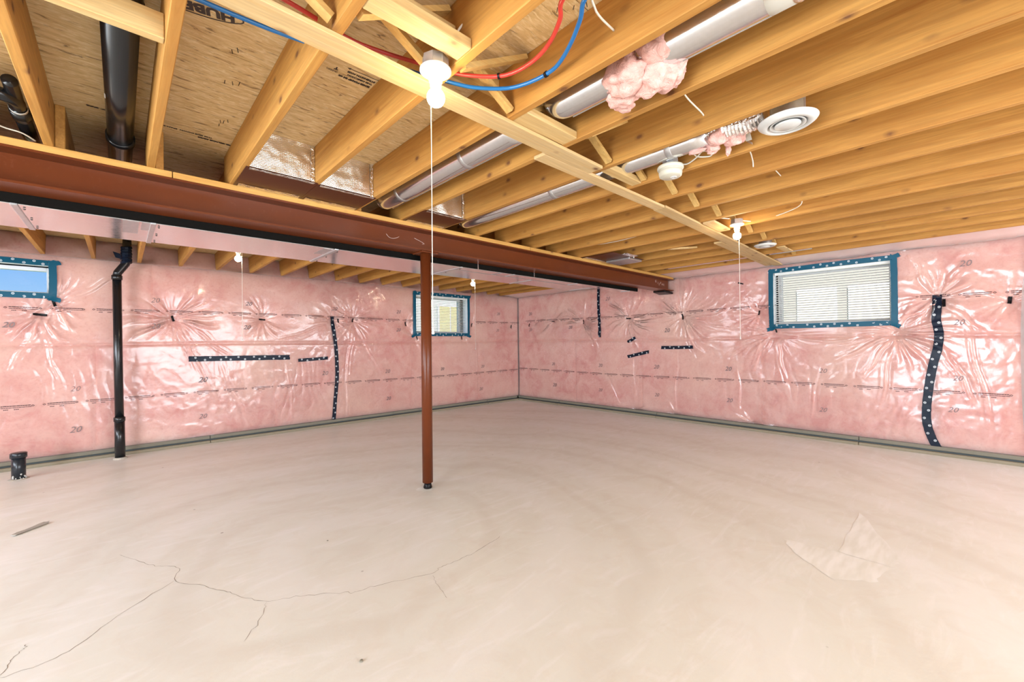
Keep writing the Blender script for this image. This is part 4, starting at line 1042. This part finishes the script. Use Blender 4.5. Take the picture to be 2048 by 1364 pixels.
# ------------------------------------------------------------------ PEX lines
def line(name, pts, r, mat, label, cat, seg=12, n=8):
    o = obj(name, tube(smooth_path(pts, n), r, seg), mat, None, True); return tag(o, label, cat)
z1, z2 = JZ+.035, JZ+.03
bl = line('pex_pipe', [(1.06, -1.5, JZ+.07), (1.08, .2, JZ+.06), (1.085, .72, JZ+.05), (1.097, .814, JZ+.045), (1.152, .876, JZ+.042), (1.221, .976, JZ+.042), (1.272, 1.08, JZ+.042), (1.280, 1.160, JZ+.042), (1.262, 1.254, JZ+.042), (1.22, 1.334, JZ+.042), (1.122, 1.418, JZ+.044), (1.034, 1.465, JZ+.050), (.90, 1.545, JZ+.075),
     (.75, 1.61, JZ+.10), (.59, 1.700, JZ+.112), (.34, 1.738, JZ+.112), (.0, 1.75, JZ+.12), (-.5, 1.70, JZ+.13)], .0080, M['blue'], 'blue flexible water pipe curving down past the joist near the bulb', 'pipe')
rd = line('pex_pipe', [(.99, -1.5, JZ+.075), (1.01, .2, JZ+.06), (1.03, .72, JZ+.05), (1.044, .861, JZ+.045), (1.101, .922, JZ+.044), (1.156, 1.017, JZ+.044), (1.184, 1.12, JZ+.044), (1.178, 1.227, JZ+.044), (1.139, 1.306, JZ+.046), (1.05, 1.40, JZ+.060), (.985, 1.46, JZ+.08),
     (.919, 1.529, JZ+.112), (.762, 1.57, JZ+.112), (.636, 1.584, JZ+.112), (.4, 1.56, JZ+.12), (.0, 1.56, JZ+.13), (-.5, 1.55, JZ+.13)], .0080, M['red'], 'red flexible water pipe curving beside the blue one near the bulb', 'pipe')
obj('clip', lathe([(.0085, -.006), (.0115, -.006), (.0115, .006), (.0085, .006)], (1.281, 1.150, JZ+.042), (.1, 1, 0), 12), M['tape_black'], bl)
obj('clip', lathe([(.0085, -.004), (.0120, -.004), (.0120, .004), (.0085, .004)], (1.148, 1.292, JZ+.045), (.5, -1, 0), 12), M['tape_black'], rd)

# ------------------------------------------------------------------ cables
line('electric_cable', [(1.14, .40, JZ+.13), (1.15, .78, JZ+.11), (1.20, .848, JZ+.09), (1.335, .862, JZ+.09)], .0038, M['cable'], 'white cable crossing the bay right of the blue pipe into a joist', 'cable', 8)
line('electric_cable', [(1.742, .83, JZ+.13), (1.93, .872, JZ+.10), (2.12, .872, JZ+.082), (2.149, .872, JZ+.075)], .0038, M['cable'], 'white cable drooping into a joist hole between the two round ducts', 'cable', 8)
line('electric_cable', [(2.60, .90, JZ+.12), (2.80, .875, JZ+.11), (2.93, .89, JZ+.09), (2.962, .895, JZ+.05)], .0038, M['cable'], 'short white cable end drooping below the diffuser joist', 'cable', 8)
line('electric_cable', [(3.10, .85, JZ+.12), (3.24, .85, JZ+.10), (3.367, .845, JZ+.085)], .0034, M['cable'], 'short white cable crossing the bay beyond the diffuser', 'cable', 8)
line('electric_cable', [(2.50, 1.185, JZ+.035), (2.55, 1.14, JZ+.03), (2.515, 1.065, JZ+.035), (2.47, 1.01, JZ+.04), (2.51, .975, JZ+.035), (2.545, 1.00, JZ+.03), (2.515, 1.06, JZ+.04), (2.46, 1.05, JZ+.05), (2.46, .98, JZ+.09)], .0040, M['cable'], 'looped white cable feeding the smoke alarm', 'cable', 8)
line('electric_cable', [(.90, 1.30, JZ+.03), (.93, 1.25, JZ+.12), (.99, 1.19, JZ+.16), (1.03, 1.12, JZ+.14), (1.0, 1.02, JZ+.16), (.985, .6, JZ+.17), (.98, .0, JZ+.17)], .0042, M['cable'], 'white cable feeding the bulb nearest the camera, along the joist', 'cable', 8)
line('electric_cable', [(4.12, 1.35, JZ+.03), (4.19, 1.28, JZ+.02), (4.205, 1.18, JZ+.02), (4.15, 1.0, JZ+.03), (4.05, .88, JZ+.04), (4.0, .86, JZ+.09)], .0042, M['cable'], 'white cable looping to the bulb near the right window', 'cable', 8)
line('electric_cable', [(3.84, 3.15, JZ+.05), (3.85, 2.95, JZ+.03), (3.90, 2.5, JZ+.02), (3.88, 2.0, JZ+.04), (3.845, 1.6, JZ+.05), (3.98, 1.40, JZ+.03)], .0036, M['cable'], 'thin cable stapled along a joist towards the beam', 'cable', 8)
line('electric_cable', [(.90, 5.30, JZ+.03), (.70, 5.12, JZ+.05), (.45, 5.02, JZ+.03), (.24, 4.98, JZ+.05), (.0, 4.9, JZ+.03), (-.2, 4.78, JZ+.06)], .0042, M['cable'], 'white cable sagging behind the beam to the bulb above the long tape', 'cable', 8)
line('electric_cable', [(1.0, 5.32, JZ+.03), (1.5, 5.10, JZ+.05), (2.2, 5.18, JZ+.03), (2.9, 5.1, JZ+.05), (3.6, 5.2, JZ+.03), (4.06, 5.28, JZ+.03)], .0042, M['cable'], 'white cable running between the two bulbs behind the beam', 'cable', 8)
line('electric_cable', [(-.62, 3.05, JZ+.03), (-.50, 3.12, JZ+.035), (-.42, 3.20, JZ+.03), (-.36, 3.23, JZ+.03), (-.32, 3.28, JZ+.02)], .0035, M['cable'], 'white cable lying on the beam at far left', 'cable', 8)

# ------------------------------------------------------------------ plumbing
def pipe_obj(name, pts, r, parent, seg=24, mat='abs', n=1):
    return obj(name, tube(pts if n == 1 else smooth_path(pts, n), r, seg), M[mat], parent, True)
g = empty('drain_pipe'); tag(g, 'thick black drain pipe slung between joists at upper left', 'pipe')
zc = JZ+.160
pipe_obj('pipe_run', [(.004, 2.05, zc), (.004, 3.72, zc)], .0565, g, 30)
obj('coupling', lathe([(.0567, 0), (.066, .0), (.068, .03), (.066, .075), (.0567, .075)], (.004, 1.985, zc), (0, 1, 0), 30), M['abs'], g, True)
pipe_obj('pipe_bend', [(.004, 2.0, zc), (.004, 1.96, zc-.002), (-.02, 1.91, zc-.004), (-.07, 1.875, zc-.006), (-.16, 1.86, zc-.006)], [.064, .068, .068, .066, .062], g, 30, n=6) if False else obj('pipe_bend', tube([(.004, 2.02, zc), (.002, 1.975, zc), (-.012, 1.935, zc-.002), (-.045, 1.905, zc-.004), (-.10, 1.895, zc-.004), (-.185, 1.895, zc-.004)], .066, 30), M['abs'], g, True)
obj('coupling', lathe([(.0567, 0), (.064, .0), (.064, .07), (.0567, .07)], (.004, 3.30, zc), (0, 1, 0), 30), M['abs'], g, True)
obj('paper_label', prism([(-.050, 2.72, zc-.030), (-.050, 2.76, zc-.030), (-.047, 2.76, zc-.036), (-.047, 2.72, zc-.036)], (-.002, 0, -.001)), M['white'], g)
g = empty('branch_drain'); tag(g, 'thin black drain fitting with elbow at far left above the beam', 'pipe')
zb = JZ+.115
pipe_obj('pipe_run', [(-1.2, 3.005, zb), (-.40, 3.005, zb)], .024, g, 20)
obj('elbow', tube(smooth_path([(-.43, 3.005, zb), (-.385, 3.01, zb), (-.362, 3.05, zb), (-.36, 3.10, zb)], 6), .031, 20), M['abs'], g, True)
obj('elbow', tube(smooth_path([(-.36, 2.90, zb+.03), (-.36, 3.0, zb+.02), (-.36, 3.12, zb)], 6), .027, 20), M['abs'], g, True)
obj('paper_label', lathe([(.0320, 0), (.0326, 0), (.0326, .022), (.0320, .022)], (-.36, 3.115, zb), (0, 1, 0), 20), M['white'], g, True)
obj('coupling', lathe([(.028, 0), (.036, .0), (.038, .05), (.036, .09), (.028, .09)], (-.36, 3.15, zb), (0, 1, 0), 20), M['abs'], g, True)
pipe_obj('pipe_run', [(-.36, 3.15, zb), (-.362, 3.75, zb)], .031, g, 20)

g = empty('vent_pipe'); tag(g, 'tall black plastic pipe rising from floor to ceiling by the far wall', 'pipe')
vx, vy = -.010, 6.80
pipe_obj('lower_pipe', [(vx-.002, vy, .012), (vx-.006, vy, .46)], .047, g)
obj('coupling', lathe([(.047, 0), (.053, .004), (.053, .05), (.044, .056)], (vx-.006, vy, .44), seg=24), M['abs'], g, True)
pipe_obj('riser', [(vx-.006, vy, .46), (vx-.014, vy, 1.2), (vx-.020, vy, 2.12)], .041, g)
obj('coupling', lathe([(.041, 0), (.050, .002), (.050, .05), (.041, .055)], (vx-.020, vy, 2.115), seg=24), M['abs'], g, True)
pipe_obj('offset_bend', [(vx-.020, vy, 2.16), (vx-.012, vy, 2.20), (vx+.055, vy, 2.31), (vx+.068, vy, 2.35), (vx+.070, vy, DECK-.01)], .041, g)
rr = random.Random(2)
for k in range(6):
    a = rr.uniform(-.5, .5); zz = 2.33+.035*k
    obj('wrapped_tape', lathe([(.046, -.018), (.052+.004*rr.random(), -.012), (.053, .012), (.045, .02)], (vx+.062+.004*rr.random(), vy, zz), (rr.uniform(-.4, .4), rr.uniform(-.3, .3), 1), 12), M['tape'], g)
obj('wrapped_tape', prism([(vx+.01, vy-.045, 2.42), (vx-.055, vy-.05, 2.44), (vx-.03, vy-.05, 2.37), (vx+.02, vy-.045, 2.36)], (0, .004, 0)), M['tape'], g)
obj('floor_collar', lathe([(.049, .0), (.066, .0), (.062, .014), (.049, .020)], (vx-.002, vy, 0), seg=14), M['mortar'], g)
g = empty('stub_pipe'); tag(g, 'short capped black pipe stub standing in the floor at far left', 'pipe')
ux, uy = -.760, 6.50
pipe_obj('pipe_body', [(ux, uy, .0), (ux, uy, .225)], .050, g, mat='abs_blue')
obj('pipe_cap', lathe([(.051, .215), (.059, .215), (.060, .262), (.052, .268), (0, .268)], (ux, uy, 0), seg=28), M['abs_blue'], g, True)
bm = bmesh.new(); rr = random.Random(9)
for k in range(16):
    a = rr.uniform(-2.6, .3); hz = rr.uniform(.0, .05)
    own = bmesh.new(); bmesh.ops.create_icosphere(own, subdivisions=1, radius=rr.uniform(.004, .010))
    for v_ in own.verts: v_.co = Vector((v_.co.x, v_.co.y, v_.co.z*1.3))+Vector((ux+.051*math.cos(a), uy+.051*math.sin(a), hz+.006))
    join(bm, own)
obj('mortar_spatter', bm, M['white'], g)['kind'] = 'stuff'
o = obj('floor_collar', lathe([(.050, .0), (.078, .0), (.070, .004), (.050, .008)], (ux, uy, 0), seg=12), M['mortar'], g)

# splinter of wood lying on the floor
bm = prism([(-.570, 4.555, .002), (-.548, 4.545, .002), (-.405, 4.690, .002), (-.402, 4.712, .002), (-.43, 4.715, .002), (-.49, 4.640, .002)], (0, 0, .010))
bmesh.ops.subdivide_edges(bm, edges=bm.edges[:], cuts=2)
for v_ in bm.verts: v_.co.z += rnd.uniform(-.0015, .004); v_.co.x += rnd.uniform(-.003, .003)
for v_ in bm.verts: v_.co.z = max(v_.co.z, .0006)
tag(obj('wood_splinter', bm, M['splinter']), 'thin grey wood splinter lying on the floor at lower left', 'debris')
def pebble(x, y, r, label, seed):
    bm = bmesh.new(); bmesh.ops.create_icosphere(bm, subdivisions=2, radius=r); rr = random.Random(seed)
    for v_ in bm.verts: v_.co *= rr.uniform(.75, 1.15); v_.co.z *= .5
    mz = min(v_.co.z for v_ in bm.verts)
    for v_ in bm.verts: v_.co += Vector((x, y, -mz+.0003))
    tag(obj('debris_crumb', bm, M['plate']), label, 'debris')
pebble(.675*K, 1.60*K, .008, 'dark crumb on the floor at bottom left of centre', 1)
pebble(.94*K, 2.72*K, .006, 'small dark crumb on the floor left of the post foot', 2)

# bulging loose film hanging at the far right edge of the right wall
bm = bmesh.new(); V = []
for i in range(15):
    t = i/14; z = .10+2.24*t; row = []
    env = math.sin(math.pi*min(1, max(0, (z-.12)/1.86)))**.45 if .12 < z < 1.98 else 0
    for j in range(13):
        s2 = j/12; y = -.452+.035*env-s2*.55
        x = XR-.006-.20*env*math.sin(math.pi*min(1, s2*.5+.0))**.6+.006*math.sin(z*19+s2*5)
        row.append(bm.verts.new((x, y, z)))
    V.append(row)
for i in range(14):
    for j in range(12): bm.faces.new((V[i][j], V[i+1][j], V[i+1][j+1], V[i][j+1]))
o = obj('loose_film', bm, M['film_white'], None, True)
tag(o, 'loose milky plastic bulging from the right wall at the right edge', 'plastic sheet')

# ------------------------------------------------------------------ outside
ow = obj('outdoor_ground', box(-8, 30, -8, 30, -.2, -.15), M['grass']); tag(ow, kind='structure')
for nm, b in (('outdoor_ground', (-30, 60, YL+.38, 60, .9, 1.28)), ('outdoor_ground', (XR+.38, 60, -30, YL+.37, .9, 1.28))):
    tag(obj(nm, box(*b), M['grass']), kind='structure')
def house(side, c, u0, u1, wins, wall, label):
    g = empty('neighbour_house'); tag(g, label, 'building')
    def wb(a, b, d0, d1, z0, z1, bev=0): return box(c+d0, c+d1, a, b, z0, z1, bev) if side == 'R' else box(a, b, c+d0, c+d1, z0, z1, bev)
    obj('house_wall', wb(u0, u1, 0, 6, 1.0, 6.2), wall, g)
    obj('roof', wb(u0-.4, u1+.4, -.4, 6.4, 6.2, 6.5), M['roof'], g)
    for a, b, z0, z1, mt in wins:
        f = obj('window', wb(a-.06, b+.06, -.05, .0, z0-.06, z1+.06, .01), M['vinyl'], g)
        obj('shade', wb(a, b, -.062, -.051, z0, z1), mt, f)
        obj('mullion', wb((a+b)/2-.02, (a+b)/2+.02, -.072, -.063, z0, z1), M['vinyl'], f)
house('R', 15, -3, 8.2, [(2.47, 3.32, 1.88, 2.75, M['shade']), (1.26, 2.10, 1.78, 2.75, M['shade'])], M['brick'], 'taupe neighbouring house seen through the right-hand window blind')
house('L', 15, 7.6, 17.5, [(9.80, 10.89, 1.81, 2.90, M['shade_y']), (8.60, 9.62, 1.85, 2.93, M['slat'])], M['brick_w'], 'pale neighbouring house with yellow shade seen through the blind behind the post')
